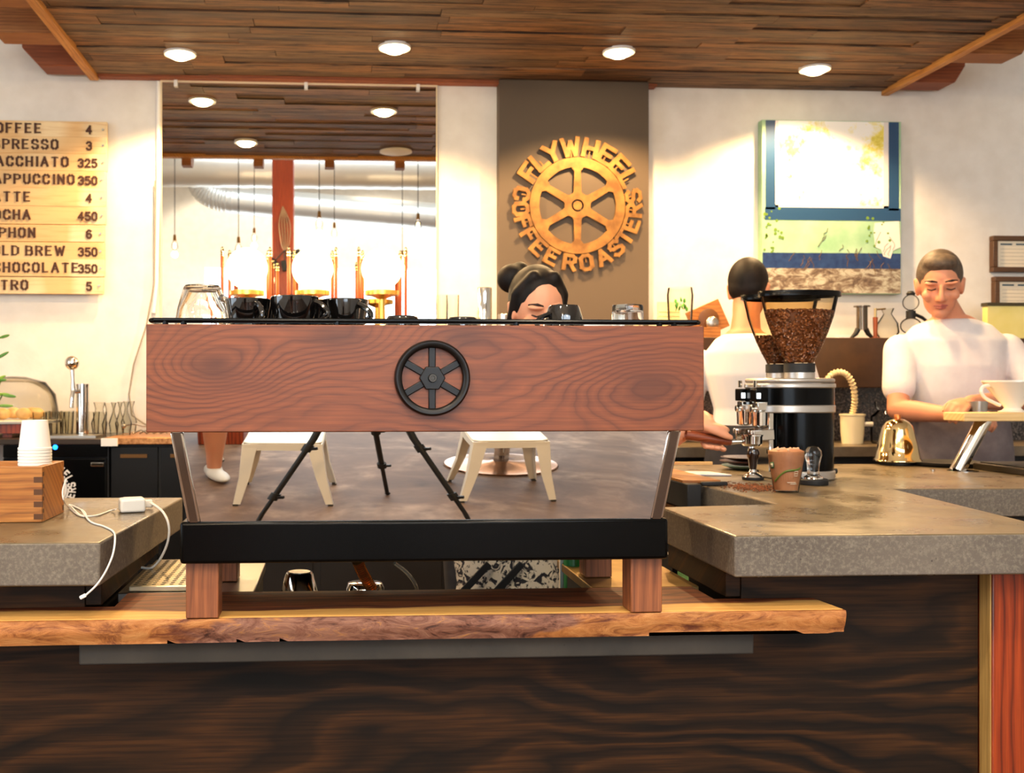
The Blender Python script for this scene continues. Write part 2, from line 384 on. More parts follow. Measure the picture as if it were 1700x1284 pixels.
# joists that carry the planks: ends sawn at a slant, poking out past the trim
lab = {0: 'nearest the back wall', 1: 'second from the back wall', 2: 'third from the back wall'}
for k, (yy, m) in enumerate(((YW-.10, M_trimx), (YW-.52, M_beam), (YW-.95, M_beam))):
    eL = XCL-(.28, .34, .40)[k]; eR = XCR+(.30, .34, .40)[k]; z0, z1 = ZL+.062, ZL+.21
    zc = z0; z0 = ZL; mb = MB()
    mb.prism([(eL, z1), (eL, z0+.08), (eL+.075, z0), (XCL-.013, z0), (XCL-.013, zc), (XCR+.013, zc), (XCR+.013, z0), (eR-.05, z0), (eR, z0+.08), (eR, z1)], yy-.07, yy+.07, 'y')
    o = mb.build('ceiling_joist', m, bev=.004)
    tag(o, 'long wooden joist across the plank ceiling with slant-cut ends, '+lab[k], 'beam', 'joists over the plank ceiling')
for k in range(8):
    x = -.95+k*.45
    o = MB().prism([(YC0-.18, ZL+.06), (YC0-.18, ZL-.01), (YC0-.13, ZL-.055), (YC0-.052, ZL-.055), (YC0-.052, ZL+.06)], x-.03, x+.03, 'x').build('rafter_end', M_beam)
    tag(o, 'short rafter end on the front edge of the plank ceiling, seen in the mirror', 'beam', 'rafter ends on the front edge of the plank ceiling')
# recessed downlights
M_bulb = mat('lamp_glow', (255,240,210), .3, emit=(255,226,170), es=30)
where = ['above the menu board, leftmost of the front four', 'above the wall mirror', 'above the round metal sign', 'above the window picture, rightmost of the four']
def downlight(x, y, label, power, group):
    t = thing('recessed_downlight', label, 'light', (x, y, ZL-.006), group)
    MB().lathe([(.052, -.0), (.068, -.004), (.07, 0), (.07, .012), (.05, .012), (.052, 0)], 32, (x, y, ZL-.006)).build('trim_ring', M_white, t)
    MB().lathe([(0, -.024), (.03, -.022), (.048, -.012), (.054, .0), (.05, .006), (0, .008)], 28, (x, y, ZL-.004)).build('bulb', M_bulb, t)
    spot('downlight_lamp', (x, y, ZL-.045), (radians(-4), 0, 0), power, WARM, 140, .4, .03)
LX = [PZ(300, 90, ZL), PZ(656, 72, ZL), PZ(1030, 82, ZL), PZ(1355, 112, ZL)]
for k, p in enumerate(LX): downlight(p.x, (4.50, 4.36, 4.36, 4.54)[k], 'bright round recessed downlight '+where[k], 112, 'downlights along the back wall')
for k, x in enumerate((-.54, .78, 1.9)): downlight(x, 3.62, 'bright round recessed downlight over the bar, '+('seen at the left of the wall mirror', 'above the espresso machine', 'above the grinder')[k], 80, 'downlights over the bar')
spk = MB().lathe([(0,-.006), (.085,-.006), (.1,-.002), (.1,.006), (0,.006)], 32, (.36, 3.44, ZL-.006)).build('ceiling_speaker', M_paper)
tag(spk, 'white round ceiling speaker grille flush in the planks, seen in the wall mirror', 'speaker')
# track spots on the seating side that light the machine and slab; the third is added to brighten the stools
tr = MB().box(-1.6, 1.6, .60, .64, 3.62, 3.65); tr.cyl((-1.2, .62, 3.65), (-1.2, .62, ZH), .006); tr.cyl((1.2, .62, 3.65), (1.2, .62, ZH), .006)
tag(tr.build('track_rail', M_blackm), 'black lighting track hung in front of the bar', 'light track')
for k, (x, tg, pw) in enumerate(((-.75, (0, 1.8, 1.0), 120), (.95, (.9, 1.8, 1.0), 70), (.2, (.25, -.7, .2), 130))):
    t = thing('track_spotlight', ('black track spotlight aimed at the espresso machine', 'black track spotlight aimed at the right counter', 'added unseen black track spotlight brightening the metal stools')[k], 'light', (x, .62, 3.45), 'spotlights on the track')
    p0 = Vector((x, .62, 3.55)); d = (Vector(tg)-p0).normalized()
    MB().cyl((x, .62, 3.53), (x, .62, 3.62), .008).build('stem', M_blackm, t)
    MB().lathe([(0,-.06), (.045,-.055), (.05,.06), (.045,.06), (.04,-.03), (0,-.03)], 24, p0, tuple(d)).build('lamp_head', M_blackm, t)
    MB().lathe([(0,.02), (.038,.02), (.038,.03), (0,.03)], 20, p0, tuple(d)).build('bulb', M_bulb, t)
    spot('track_lamp', p0+d*.07, d.to_track_quat('-Z', 'Y').to_euler(), pw, ((1, .84, .64) if k < 2 else (1, .93, .84)), 62, .5, .03)
for k, x in enumerate((-1.6, .6, 2.8)):     # unseen wall-washers, added to brighten the far wall in the mirror
    t = thing('recessed_downlight', 'added unseen downlight in the high ceiling brightening the far wall, '+('left', 'middle', 'right')[k], 'light', (x, -4.9, ZH-.012), 'added wall washers')
    MB().lathe([(0,-.008),(.07,-.006),(.08,0),(.08,.012),(0,.012)], 24, (x,-4.9,ZH-.012)).build('bulb', M_bulb, t)
    spot('added_wall_washer', (x,-4.9,ZH-.04), (radians(-20),0,0), 420, (1,.86,.68), 130, .6, .06)
# grey pillar, wall mirror, conduit
x0, x1 = P(829, 300, 4.8).x, P(1077, 300, 4.8).x
struct('trim_5', MB().box(x0, x1, 4.80, YW, 0, ZL-.0), M_grey)
XP0, XP1 = x0, x1
ml, mr = P(269, 300, 4.865).x, P(724, 300, 4.865).x
mt, mz = P(480, 140, 4.865).z, 1.47
t = thing('wall_mirror', 'tall frameless wall mirror reflecting the plank ceiling and the shop', 'mirror', ((ml+mr)/2, 4.87, mz))
MB().box(ml, mr, 4.866, 4.878, mz, mt).build('mirror_glass', M_mirror, t)
e = MB().box(ml-.008, ml, 4.862, 4.879, mz, mt).box(mr, mr+.006, 4.862, 4.879, mz, mt).box(ml-.008, mr+.006, 4.862, 4.879, mt, mt+.008)
e.build('edge_strip', mat('mirror_edge', (226,206,170), .5), t)
for px in (292, 508, 694):
    x = P(px, 136, 4.86).x; MB().box(x-.008, x+.008, 4.852, 4.866, mt-.022, mt+.012).build('clip', M_white, t)
struct('trim_6', MB().box(ml, mr, 4.80, 4.878, mz-.0, mz+.035), M_trimx)
tag(MB().tube([P(263, 135, 4.865), P(263, 300, 4.865), P(260, 470, 4.865), P(255, 520, 4.865)], .010, 10).build('conduit_pipe', M_white), 'thin white conduit running down the wall beside the mirror', 'pipe')
tag(MB().tube([P(257, 300, 4.86), P(256, 470, 4.86), P(243, 540, 4.86), P(222, 605, 4.86), P(214, 655, 4.86), P(219, 690, 4.86), P(240, 704, 4.86), P(262, 712, 4.86)], .0035, 8).build('wall_cable', mat('grey_cable', (150,140,124), .5)), 'thin grey cable hanging in a curve down the wall by the mirror', 'cable')
# ---------------------------------------------------------------- stroke lettering
GL = {'A': [[(0,0),(.35,1),(.7,0)],[(.14,.33),(.56,.33)]], 'B': [[(0,0),(0,1),(.45,1),(.6,.88),(.6,.64),(.45,.52),(.05,.52)],[(.45,.52),(.65,.4),(.65,.14),(.5,0),(0,0)]],
 'C': [[(.62,.75),(.62,.85),(.48,1),(.18,1),(0,.82),(0,.18),(.18,0),(.48,0),(.62,.15),(.62,.25)]], 'D': [[(0,0),(0,1),(.4,1),(.65,.78),(.65,.22),(.4,0),(0,0)]],
 'E': [[(.6,0),(0,0),(0,1),(.6,1)],[(.05,.52),(.48,.52)]], 'F': [[(0,0),(0,1),(.6,1)],[(.05,.52),(.48,.52)]], 'G': [[(.62,.85),(.48,1),(.18,1),(0,.82),(0,.18),(.18,0),(.48,0),(.62,.15),(.62,.45),(.4,.45)]],
 'H': [[(0,0),(0,1)],[(.62,0),(.62,1)],[(.05,.5),(.57,.5)]], 'I': [[(.1,0),(.1,1)]], 'L': [[(0,1),(0,0),(.55,0)]], 'M': [[(0,0),(0,1),(.4,.35),(.8,1),(.8,0)]],
 'N': [[(0,0),(0,1),(.62,0),(.62,1)]], 'O': [[(.18,0),(0,.18),(0,.82),(.18,1),(.46,1),(.64,.82),(.64,.18),(.46,0),(.18,0)]], 'P': [[(0,0),(0,1),(.45,1),(.62,.86),(.62,.62),(.45,.48),(.05,.48)]],
 'R': [[(0,0),(0,1),(.45,1),(.62,.86),(.62,.62),(.45,.48),(.05,.48)],[(.35,.46),(.64,0)]], 'S': [[(.6,.82),(.45,1),(.16,1),(0,.84),(0,.66),(.14,.54),(.48,.46),(.62,.34),(.62,.16),(.46,0),(.14,0),(0,.16)]],
 'T': [[(.34,0),(.34,1)],[(0,1),(.68,1)]], 'U': [[(0,1),(0,.18),(.16,0),(.46,0),(.62,.18),(.62,1)]], 'W': [[(0,1),(.24,0),(.48,.8),(.72,0),(.96,1)]], 'Y': [[(0,1),(.35,.48),(.7,1)],[(.35,.48),(.35,0)]],
 '0': [[(.15,0),(0,.2),(0,.8),(.15,1),(.4,1),(.55,.8),(.55,.2),(.4,0),(.15,0)]], '2': [[(0,.78),(.15,1),(.4,1),(.55,.8),(.5,.55),(0,0),(.58,0)]], '3': [[(0,.85),(.15,1),(.4,1),(.54,.85),(.54,.65),(.3,.53),(.56,.4),(.56,.15),(.4,0),(.15,0),(0,.15)]],
 '4': [[(.45,0),(.45,1),(0,.32),(.6,.32)]], '5': [[(.52,1),(.06,1),(.03,.58),(.38,.6),(.55,.42),(.55,.18),(.38,0),(.12,0),(0,.14)]], '6': [[(.5,.9),(.36,1),(.18,1),(0,.8),(0,.18),(.15,0),(.4,0),(.55,.18),(.55,.4),(.4,.55),(.12,.55),(0,.4)]]}
WID = {c: max(p[0] for s in v for p in s) for c, v in GL.items()}
def glyph(mb, ch, f, th, depth, serif=0, stencil=0):
    """f maps glyph (u, v, w) -> place; th stroke thickness in glyph units"""
    cnt = [0]
    def seg(a, b, t):
        cnt[0] += 1; dp = depth*(1+.012*cnt[0])
        a, b = Vector(a), Vector(b); d = b-a
        if d.length < 1e-6: return
        d.normalize(); n = Vector((-d.y, d.x))*t/2; e = d*t*.42
        q = [a-e+n, b+e+n, b+e-n, a-e-n]
        mb.add([f(p.x, p.y, -depth*.012*cnt[0]) for p in q]+[f(p.x, p.y, dp) for p in q], [(0,1,2,3),(7,6,5,4),(0,4,5,1),(1,5,6,2),(2,6,7,3),(3,7,4,0)])
    for st in GL[ch]:
        for a, b in zip(st, st[1:]):
            vert = abs(b[1]-a[1]) > abs(b[0]-a[0])*.9
            t = th if (vert or not serif) else th*.55
            if stencil and vert and abs(b[1]-a[1]) > .6:
                m = ((a[0]+b[0])/2, (a[1]+b[1])/2); k = .07
                seg(a, (m[0]-(b[0]-a[0])*k, m[1]-(b[1]-a[1])*k), t); seg((m[0]+(b[0]-a[0])*k, m[1]+(b[1]-a[1])*k), b, t)
            else: seg(a, b, t)
        if serif:
            for (p, q) in ((st[0], st[1]), (st[-1], st[-2])):
                if p[1] in (0, 1) and abs(p[1]-q[1]) > .5: seg((p[0]-.1, p[1]), (p[0]+.1, p[1]), th*.45)
def word(mb, txt, x, z, h, y, depth=.001, th=.2, serif=1, gap=.34, right=False, stencil=0):
    wd = sum((WID[c] if c != ' ' else .35)+gap for c in txt)-gap
    if right: x -= wd*h
    for c in txt:
        if c != ' ': glyph(mb, c, lambda u, v, d, X=x: (X+u*h, y-d, z+v*h), th, depth, serif, stencil)
        x += ((WID[c] if c != ' ' else .35)+gap)*h
    return x
# ---------------------------------------------------------------- menu board
YB = 4.84
rows = [('COFFEE','4',201,226,68), ('ESPRESSO','3',227,253,96), ('MACCHIATO','325',255,282,113), ('CAPPUCCINO','350',284,311,123), ('LATTE','4',312,341,50), ('MOCHA','450',342,371,50),
        ('SIPHON','6',374,400,58), ('COLD BREW','350',403,430,107), ('HOT CHOCOLATE','350',431,458,130), ('NITRO','5',461,487,46)]
t = thing('menu_board', 'pale pine plank menu board with stencilled drinks and prices on the left wall', 'sign', P(60, 487, YB+.02))
M_ink = mat('stencil_ink', (70,38,20), .7)
s = YB/FPX
bat = MB().box(P(-80,0,YB).x, P(-60,0,YB).x, YB+.012, YW-.002, P(0,490,YB).z, P(0,202,YB).z).box(P(130,0,YB).x, P(150,0,YB).x, YB+.012, YW-.002, P(0,486,YB).z, P(0,203,YB).z)
bat.build('batten', M_pine, t)
for i, (a, pr, y0, y1, ex) in enumerate(rows):
    xr = P(178-i*.7+(i % 3)*.8, 300, YB).x; xl = P(-140, 300, YB).x
    z0, z1 = P(0, y1+1, YB).z, P(0, y0-1, YB).z
    k = NT('pine_plank'); r = RND.random(); v = k.coords((1.5, 6, 20)); n = k.noise(v, 3, 4, .6, .5)
    off = k.n('ShaderNodeTexNoise', i_Scale=1.6+r*2, i_Detail=1.0); k.l(k.coords((1.2, .2, .2)), off.inputs['Vector'])
    c = k.mix(k.ramp(off.outputs['Fac'], [(.45,(0,0,0)), (.52,(1,1,1))]), rgb((226,184,124)), rgb((240,214,166)))
    k.l(k.mix(k.math('MULTIPLY', k.ramp(n, [(.5,(0,0,0)), (.75,(1,1,1))]), .5), c, rgb((190,128,66))), k.b.inputs['Base Color']); k.b.inputs['Roughness'].default_value = .6
    b = MB().box(xl, xr, YB-.006+RND.uniform(-.002,.002), YB+.012, z0, z1).build('board', k.m, t, bev=.002)
    mp = MB(); h = 13.8*s; xe_ = P(ex, 0, YB).x
    for wd_ in a.split()[::-1]:
        mb = MB(); word(mb, wd_, xe_, z0+(z1-z0)*.27, h, YB-.009, right=True, stencil=1, th=.27, gap=.50)
        xe_ -= (sum(WID[c]+.5 for c in wd_)+.45)*h; mb.build('drink_name', M_ink, b, smooth=False)
    word(mp, pr, P(161 if len(pr) > 1 else 152, 0, YB).x, z0+(z1-z0)*.24, h*.88, YB-.009, right=True, th=.26, gap=.34, serif=0)
    mp.build('price', M_ink, b, smooth=False)
    MB().cyl((xr-.018, YB-.011, z0+(z1-z0)*.5), (xr-.018, YB-.004, z0+(z1-z0)*.5), .005, n=10).build('screw', M_steel, b)
# ---------------------------------------------------------------- round metal sign
M_rust = vmat('golden_steel', (118,78,32), (164,116,54), 14, .5, .4, bump=.1)
YS = 4.79; sc_ = P(958, 342, YS); q = YS/FPX
t = thing('round_sign', 'round golden wheel sign ringed by cut-out letters on the grey pillar', 'sign', (sc_.x, YS, sc_.z))
def wheel_rim(mb, c, y0, y1, ro, ri, n=64):
    vs, fs = [], []
    for i in range(n):
        a = 2*pi*i/n
        for r, y in ((ro,y0),(ro,y1),(ri,y1),(ri,y0)): vs.append((c.x+r*cos(a), y, c.z+r*sin(a)))
    for i in range(n):
        j = (i+1) % n
        for k in range(4): fs.append((i*4+k, j*4+k, j*4+(k+1) % 4, i*4+(k+1) % 4))
    mb.add(vs, fs)
mb = MB(); wheel_rim(mb, sc_, YS-.012, YS-.003, 81*q, 65*q); mb.build('rim', M_rust, t)
for k in range(6):
    a = pi/6+k*pi/3 if False else pi/2+k*pi/3
    d = Vector((cos(a), 0, sin(a)))
    p0 = sc_+d*16*q; p1 = sc_+d*66*q; n = Vector((-d.z, 0, d.x))
    w0, w1 = 6.5*q, 5.5*q
    pts = [p0-n*w0*1.6, sc_+d*24*q-n*w0, sc_+d*58*q-n*w1, p1-n*w1*2.2, p1+n*w1*2.2, sc_+d*58*q+n*w1, sc_+d*24*q+n*w0, p0+n*w0*1.6]
    MB().prism([(p.x, p.z) for p in pts], YS-.0115, YS-.0035, 'y').build('spoke', M_rust, t)
mb = MB(); wheel_rim(mb, sc_, YS-.0125, YS-.003, 22*q, 10.5*q, 40); wheel_rim(mb, sc_, YS-.0115, YS-.003, 7.5*q, .5*q, 24); mb.build('hub', M_rust, t)
for k in range(4):
    a = pi/4+k*pi/2; p = sc_+Vector((cos(a), 0, sin(a)))*72*q
    MB().cyl((p.x, YS-.004, p.z), (p.x, 4.802, p.z), .006).build('stand_off', M_steel, t)
def arc_letter(ch, adeg, r0, h, up, narrow=.80, th=.25):
    a = radians(adeg); rad = Vector((cos(a), 0, sin(a))); tan = Vector((sin(a), 0, -cos(a)))
    mb = MB(); hw = WID[ch]/2; mw = max(WID[ch], .35)
    k = narrow*1.5 if ch != 'W' else narrow*1.3
    if up: f = lambda u, v, d: sc_+rad*(r0+v*h)+tan*((u-hw)*h*k)+Vector((0, YS-.003-d-sc_.y, 0))
    else: f = lambda u, v, d: sc_+rad*(r0+(1-v)*h)-tan*((u-hw)*h*k)+Vector((0, YS-.003-d-sc_.y, 0))
    glyph(mb, ch, f, th, .009, 0, 1)
    mb.build('letter', M_rust, t, smooth=False)
    b = MB(); p = sc_+rad*(r0-3*q); p2 = sc_+rad*(r0+h*.5); b.bar((p.x, YS-.006, p.z), (p2.x, YS-.006, p2.z), .006, .003, (0,1,0)); b.build('letter_stem', M_rust, t)
for ch, a in zip('FLYWHEEL', (146, 131, 116, 97, 77, 60, 44, 28)): arc_letter(ch, a, 85*q, 27*q, True)
for ch, a in zip('COFFEEROASTERS', (169, 184, 198, 212, 227, 243, 262, 279, 297, 313, 327, 341, 356, 370)): arc_letter(ch, a, 85*q, 23*q, False)
# ---------------------------------------------------------------- picture of a blue window, certificates
YP = 4.83; qp = YP/FPX
pl, pr_, pt, pb = P(1265,0,YP).x, P(1496,0,YP).x, P(0,178,YP).z, P(0,480,YP).z
t = thing('wall_picture', 'tall frameless photograph print of a blue window on a green wall', 'picture', ((pl+pr_)/2, YP, pb))
def fx(px): return P(px, 0, YP).x
def fz(py): return P(0, py, YP).z
M_mint = vmat('print_mint', (140,184,142), (176,208,172), 6, .4)
MB().box(pl, pr_, YP, YW-.002, pb, pt).build('canvas', M_mint, t, bev=.002)
k = NT('print_sky'); v = k.coords(); n = k.noise(v, 9, 6, .7); n2 = k.noise(v, 3, 2)
g = k.ramp(k.math('MULTIPLY_ADD', n2, .6, k.math('MULTIPLY', n, .75)), [(.70, rgb((255,255,250))), (.78, rgb((244,230,110))), (.88, rgb((210,190,50)))])
k.l(g, k.b.inputs['Base Color']); k.b.inputs['Roughness'].default_value = .3
def flat(nm, m, y, *r):
    mb = MB()
    for a, b, c, d in r: mb.box(fx(a), fx(b), YP-y, YP-y+.0006, fz(d), fz(c))
    return mb.build(nm, m, t, smooth=False)
flat('printed_sky', k.m, .0008, (1290,1470,179,330))
flat('printed_blue_frame', mat('print_blue', (38,74,112), .35), .0014, (1271,1287,179,334), (1475,1492,179,334), (1270,1495,330,352))
flat('printed_white_frame', mat('print_white', (232,226,222), .35), .0012, (1286,1292,179,331), (1467,1476,179,331), (1286,1476,326,331))
flat('printed_blue_band', vmat('print_navy', (26,46,92), (40,66,112), 30, .35), .0010, (1266,1495,409,436))
k = NT('print_rubble'); v = k.coords((1,1,2)); n = k.noise(v, 13, 8, .75, .6)
k.l(k.ramp(n, [(.36, rgb((60,44,36))), (.48, rgb((122,104,86))), (.6, rgb((190,186,166))), (.7, rgb((120,60,40)))]), k.b.inputs['Base Color']); k.b.inputs['Roughness'].default_value = .35
flat('printed_rubble', k.m, .0011, (1266,1495,436,479))
mb = MB(); mb.prism([(fx(a), fz(b)) for a, b in ((1452,356),(1492,352),(1495,398),(1482,404),(1478,418),(1466,414),(1462,402),(1453,398),(1450,372))], YP-.002, YP-.0016, 'y'); mb.build('printed_torn_plaster', mat('print_plaster', (232,228,216), .4), t, smooth=False)
mb = MB(); RND.seed(5)
for k_ in range(26):
    a, b = RND.uniform(1268, 1490), RND.choice((RND.uniform(352,420), RND.uniform(390,440))); pts = []
    for j in range(5): pts.append((fx(a), YP-.0018, fz(b))); a += RND.uniform(-5,5); b += RND.uniform(2,7)
    mb.tube(pts, .0012, 5)
mb.build('printed_vines', mat('print_vine', (110,84,48), .5), t)
mb = MB()
for k_ in range(40):
    a, b = (RND.uniform(1268, 1300), RND.uniform(330,410)) if k_ % 3 else (RND.uniform(1430,1480), RND.uniform(345,405))
    mb.cyl((fx(a), YP-.0021, fz(b)), (fx(a), YP-.0017, fz(b)), RND.uniform(.004,.009), n=7)
mb.build('printed_leaves', mat('print_leaf', (106,140,46), .5), t)
M_frm = cwood('frame_walnut', ((46,28,14), (84,54,28), (100,68,38)), freq=60, amp=2, rough=.45)
M_glassy = mat('print_paper', (236,222,196), .25)
for i, (a, b, c, d, lb) in enumerate(((1648,1745,376,440,'framed certificate at the right edge of the wall, upper of two'), (1651,1760,448,512,'framed certificate at the right edge of the wall, lower of two'))):
    t = thing('framed_certificate', 'dark wood '+lb, 'picture', (P(a,0,4.85).x, 4.85, P(0,d,4.85).z), 'framed certificates')
    X0, X1, Z0, Z1 = P(a,0,4.85).x, P(b,0,4.85).x, P(0,d,4.85).z, P(0,c,4.85).z; f = .025
    mb = MB().box(X0,X1,4.845,YW-.002,Z1-f,Z1).box(X0,X1,4.845,YW-.002,Z0,Z0+f).box(X0,X0+f,4.845,YW-.002,Z0+f,Z1-f).box(X1-f,X1,4.845,YW-.002,Z0+f,Z1-f)
    mb.build('frame', M_frm, t, bev=.003)
    p = MB().box(X0+f, X1-f, 4.858, 4.868, Z0+f, Z1-f).build('sheet', M_glassy, t)
    mb = MB().box(X0+f+.02, X0+f+.08, 4.8572, 4.858, Z1-f-.02, Z1-f-.012).box(X0+f+.1, X1-f-.02, 4.8572, 4.858, Z1-f-.02, Z1-f-.012)
    mb.build('heading_bar', mat('print_bar', (60,84,96), .5), p, smooth=False)
    mb = MB()
    for j in range(5): mb.box(X0+f+.02, X1-f-.03-.03*(j % 2), 4.8574, 4.858, Z1-f-.04-j*.018, Z1-f-.0385-j*.018)
    mb.build('printed_lines', mat('print_grey', (150,138,118), .5), p, smooth=False)
# ---------------------------------------------------------------- bar front, counters, slab
ZS, ZT, TH = .855, .985, .074
YBAR = 1.868
def bar_panel(name, x0, x1, y0, y1, z0, z1, label):
    return tag(MB().box(x0, x1, y0, y1, z0, z1).build(name, M_oak, bev=.002), label, 'panel')
xp0 = P(1648, 1200, 1.832).x-.003
tag(MB().prism([(-2.0, 0), (xp0-.001, 0), (xp0-.001, .910), (.752, .910), (.752, .772), (-.452, .772), (-.452, .910), (-2.0, .910)], YBAR, YBAR+.03, 'y').build('bar_front_panel', M_oak, bev=.002), 'wide dark-stained oak bar front under the counters and live-edge slab', 'panel')
bar_panel('counter_side_panel', .722, .751, YBAR, 2.2, .857, .910, 'dark board closing the inner side under the right counter')
bar_panel('counter_side_panel', -.451, -.422, YBAR, 2.45, .857, .910, 'dark board closing the inner side under the left counter')
# orange fir post at the right end
t = thing('bar_end_post', 'orange fir post with a pale edge at the right end of the bar', 'post', (xp0+.12, 1.83, 0))
xf = P(1648, 1200, 1.832).x
MB().box(xf, xf+.28, 1.832, 1.93, 0, .9105).build('post', M_fir, t, bev=.002)
MB().box(xf-.0025, xf-.0001, 1.836, YBAR-.0005, 0, .9105).build('edge_board', M_firlight, t)
# concrete sill under the slab
tag(MB().box(P(132,1090,1.79).x, P(1250,1075,1.79).x, 1.785, YBAR-.001, .772, .8148).build('concrete_sill', M_concs, bev=.003), 'narrow grey concrete sill under the live-edge slab', 'sill')
# live-edge slab
k = NT('slab_top'); tc = k.n('ShaderNodeTexCoord'); sp = k.n('ShaderNodeSeparateXYZ'); k.l(tc.outputs['Object'], sp.inputs[0])
cb = k.n('ShaderNodeCombineXYZ'); k.l(k.math('MULTIPLY', sp.outputs['X'], 1.0), cb.inputs[0]); k.l(k.math('MULTIPLY', sp.outputs['Y'], 2.5), cb.inputs[1])
nn = k.noise(cb.outputs[0], 2.2, 3, .5); fn = k.n('ShaderNodeCombineXYZ'); k.l(k.math('MULTIPLY', sp.outputs['X'], 5), fn.inputs[0]); k.l(k.math('MULTIPLY', sp.outputs['Y'], 130), fn.inputs[1])
n2 = k.noise(fn.outputs[0], 1, 4, .6)
d = k.math('ADD', sp.outputs['Y'], k.math('MULTIPLY', k.math('SUBTRACT', nn, .5), .10))
heart = k.mix(k.ramp(n2, [(.4, (0,0,0)), (.6, (1,1,1))]), rgb((84,38,20)), rgb((142,78,42)))
heart = k.mix(k.ramp(k.math('FRACT', k.math('MULTIPLY', k.math('ADD', d, k.math('MULTIPLY', nn, .06)), 28)), [(0,(1,1,1)), (.3,(0,0,0)), (.85,(.1,.1,.1)), (1,(1,1,1))]), heart, rgb((74,36,24)))
sap = k.mix(k.ramp(n2, [(.35, (0,0,0)), (.65, (1,1,1))]), rgb((196,142,72)), rgb((218,170,98)))
k.l(k.mix(k.ramp(d, [(-.072+.5, (1,1,1)), (-.062+.5, (0,0,0))]) if False else k.ramp(k.math('ADD', d, .5), [(.450, (1,1,1)), (.458, (0,0,0))]), heart, sap), k.b.inputs['Base Color'])
k.b.inputs['Roughness'].default_value = .6; k.b.inputs['Specular IOR Level'].default_value = .25
XS0, XS1 = -1.3, .897
# slab: depth 1.765..1.985 between the counters, 1.765..YBAR in front of the bar panels
mb = MB(); pts = [(XS0, 1.766), (XS1, 1.766), (XS1-.01, YBAR-.002), (.70, YBAR-.002), (.70, 1.985), (-.40, 1.985), (-.40, YBAR-.002), (XS0, YBAR-.002)]
mb.prism(pts, ZS-.040, ZS)
slab = mb.build('wood_slab', k.m, bev=.002); slab.location.y += 0
tag(slab, 'long live-edge hardwood slab the espresso machine stands on', 'slab')
k = NT('live_edge'); v = k.coords((1,1,3.2)); n = k.noise(v, 3.2, 5, .6, .5); n2 = k.noise(v, 13, 7, .72, 1.4)
sx_ = k.n('ShaderNodeSeparateXYZ'); tc = k.n('ShaderNodeTexCoord'); k.l(tc.outputs['Object'], sx_.inputs[0])
wood = k.ramp(n2, [(.34, rgb((122,64,30))), (.5, rgb((184,118,62))), (.68, rgb((206,146,86)))])
bark = k.ramp(n2, [(.36, rgb((58,30,22))), (.46, rgb((122,78,60))), (.58, rgb((150,106,86))), (.66, rgb((190,130,66)))])
xx = sx_.outputs['X']
inb = k.math('SUBTRACT', 1, k.math('MULTIPLY', k.math('ABSOLUTE', k.math('SUBTRACT', xx, .26)), 2.6))
bm_ = k.math('ADD', inb, k.math('MULTIPLY', k.math('SUBTRACT', n, .5), 1.6))
c = k.mix(k.ramp(bm_, [(.16, (0,0,0)), (.26, (1,1,1))]), wood, bark)
for ku, kr in ((-.27, .03), (-.37, .018), (.47, .035), (.62, .03)):
    e = k.math('POWER', 2.718, k.math('MULTIPLY', k.math('POWER', k.math('DIVIDE', k.math('SUBTRACT', xx, ku-(XS0+XS1)/2), kr), 2), -1))
    c = k.mix(k.math('MULTIPLY', e, k.ramp(n2, [(.4,(.9,.9,.9)), (.56,(.1,.1,.1))])), c, rgb((92,44,28)))
k.l(c, k.b.inputs['Base Color']); k.b.inputs['Roughness'].default_value = .5; k.bump(n2, .6, .004)
mb = MB(); vs, fs = [], []; NX, NP = 150, 7
from mathutils import noise as mn
for i in range(NX+1):
    x = XS0+(XS1-XS0)*i/NX
    a = mn.noise((x*2.2, 3.1, 0))*.010+mn.noise((x*9, 1.7, 0))*.0025; b_ = -.002-abs(mn.noise((x*1.7, 9.2, 0)))*.003
    for j in range(NP+1):
        f = j/NP; z = ZS-.0008-f*.0395+(b_*f if x < XS1-.02 else 0)
        y = 1.757-a*(.4+.6*f)-.004*sin(pi*f)+.010*f-.002*mn.noise((x*22, f*3, 4))
        vs.append((x, min(y, 1.7655), z))
    vs.append((x, 1.7655, ZS-.0403)); vs.append((x, 1.7655, ZS-.0008))
m_ = NP+3
for i in range(NX):
    for j in range(m_):
        fs.append((i*m_+j, (i+1)*m_+j, (i+1)*m_+(j+1) % m_, i*m_+(j+1) % m_))
fs += [tuple(range(m_)), tuple(NX*m_+j for j in range(m_))[::-1]]
mb.add(vs, fs); le = mb.build('live_edge', k.m, slab, ang=60); le['label'] = 'bark-patched natural front edge'
# concrete counters
cl = MB().prism([(-2.0, 1.79), (-.402, 1.765), (-.368, 2.47), (-2.0, 2.53)], ZT-TH, ZT)
tag(cl.build('concrete_counter', M_conc, bev=.004, seg=3), 'thick concrete counter at the left with the wooden crate on it', 'counter')
cr = MB().prism([(.703, 1.775), (2.6, 1.765), (2.6, 1.93), (1.352, 1.935), (1.436, 2.567), (2.6, 2.53), (2.6, 3.40), (.965, 3.40), (.99, 2.25), (.708, 2.21)], ZT-TH, ZT)
tag(cr.build('concrete_counter', M_conc, bev=.004, seg=3), 'thick L-shaped concrete counter at the right carrying the grinder', 'counter')
# cabinets under the counters, on the baristas' side
def cab(x0, x1, y0, y1, z0, z1, label, m=M_dark):
    t = thing('base_cabinet', label, 'cabinet', ((x0+x1)/2, (y0+y1)/2, z0))
    MB().box(x0, x1, y0, y1, z0, z1).build('body', m, t, bev=.003)
    return t
cab(-2.0, -.46, YBAR+.032, 2.40, .0, .909, 'dark cabinet body under the left counter')
cab(1.02, 2.55, 2.60, 3.34, 0, .909, 'dark cabinet body under the grinder counter')
cab(.76, 1.20, YBAR+.032, 2.18, 0, .909, 'dark cabinet body under the front of the right counter')
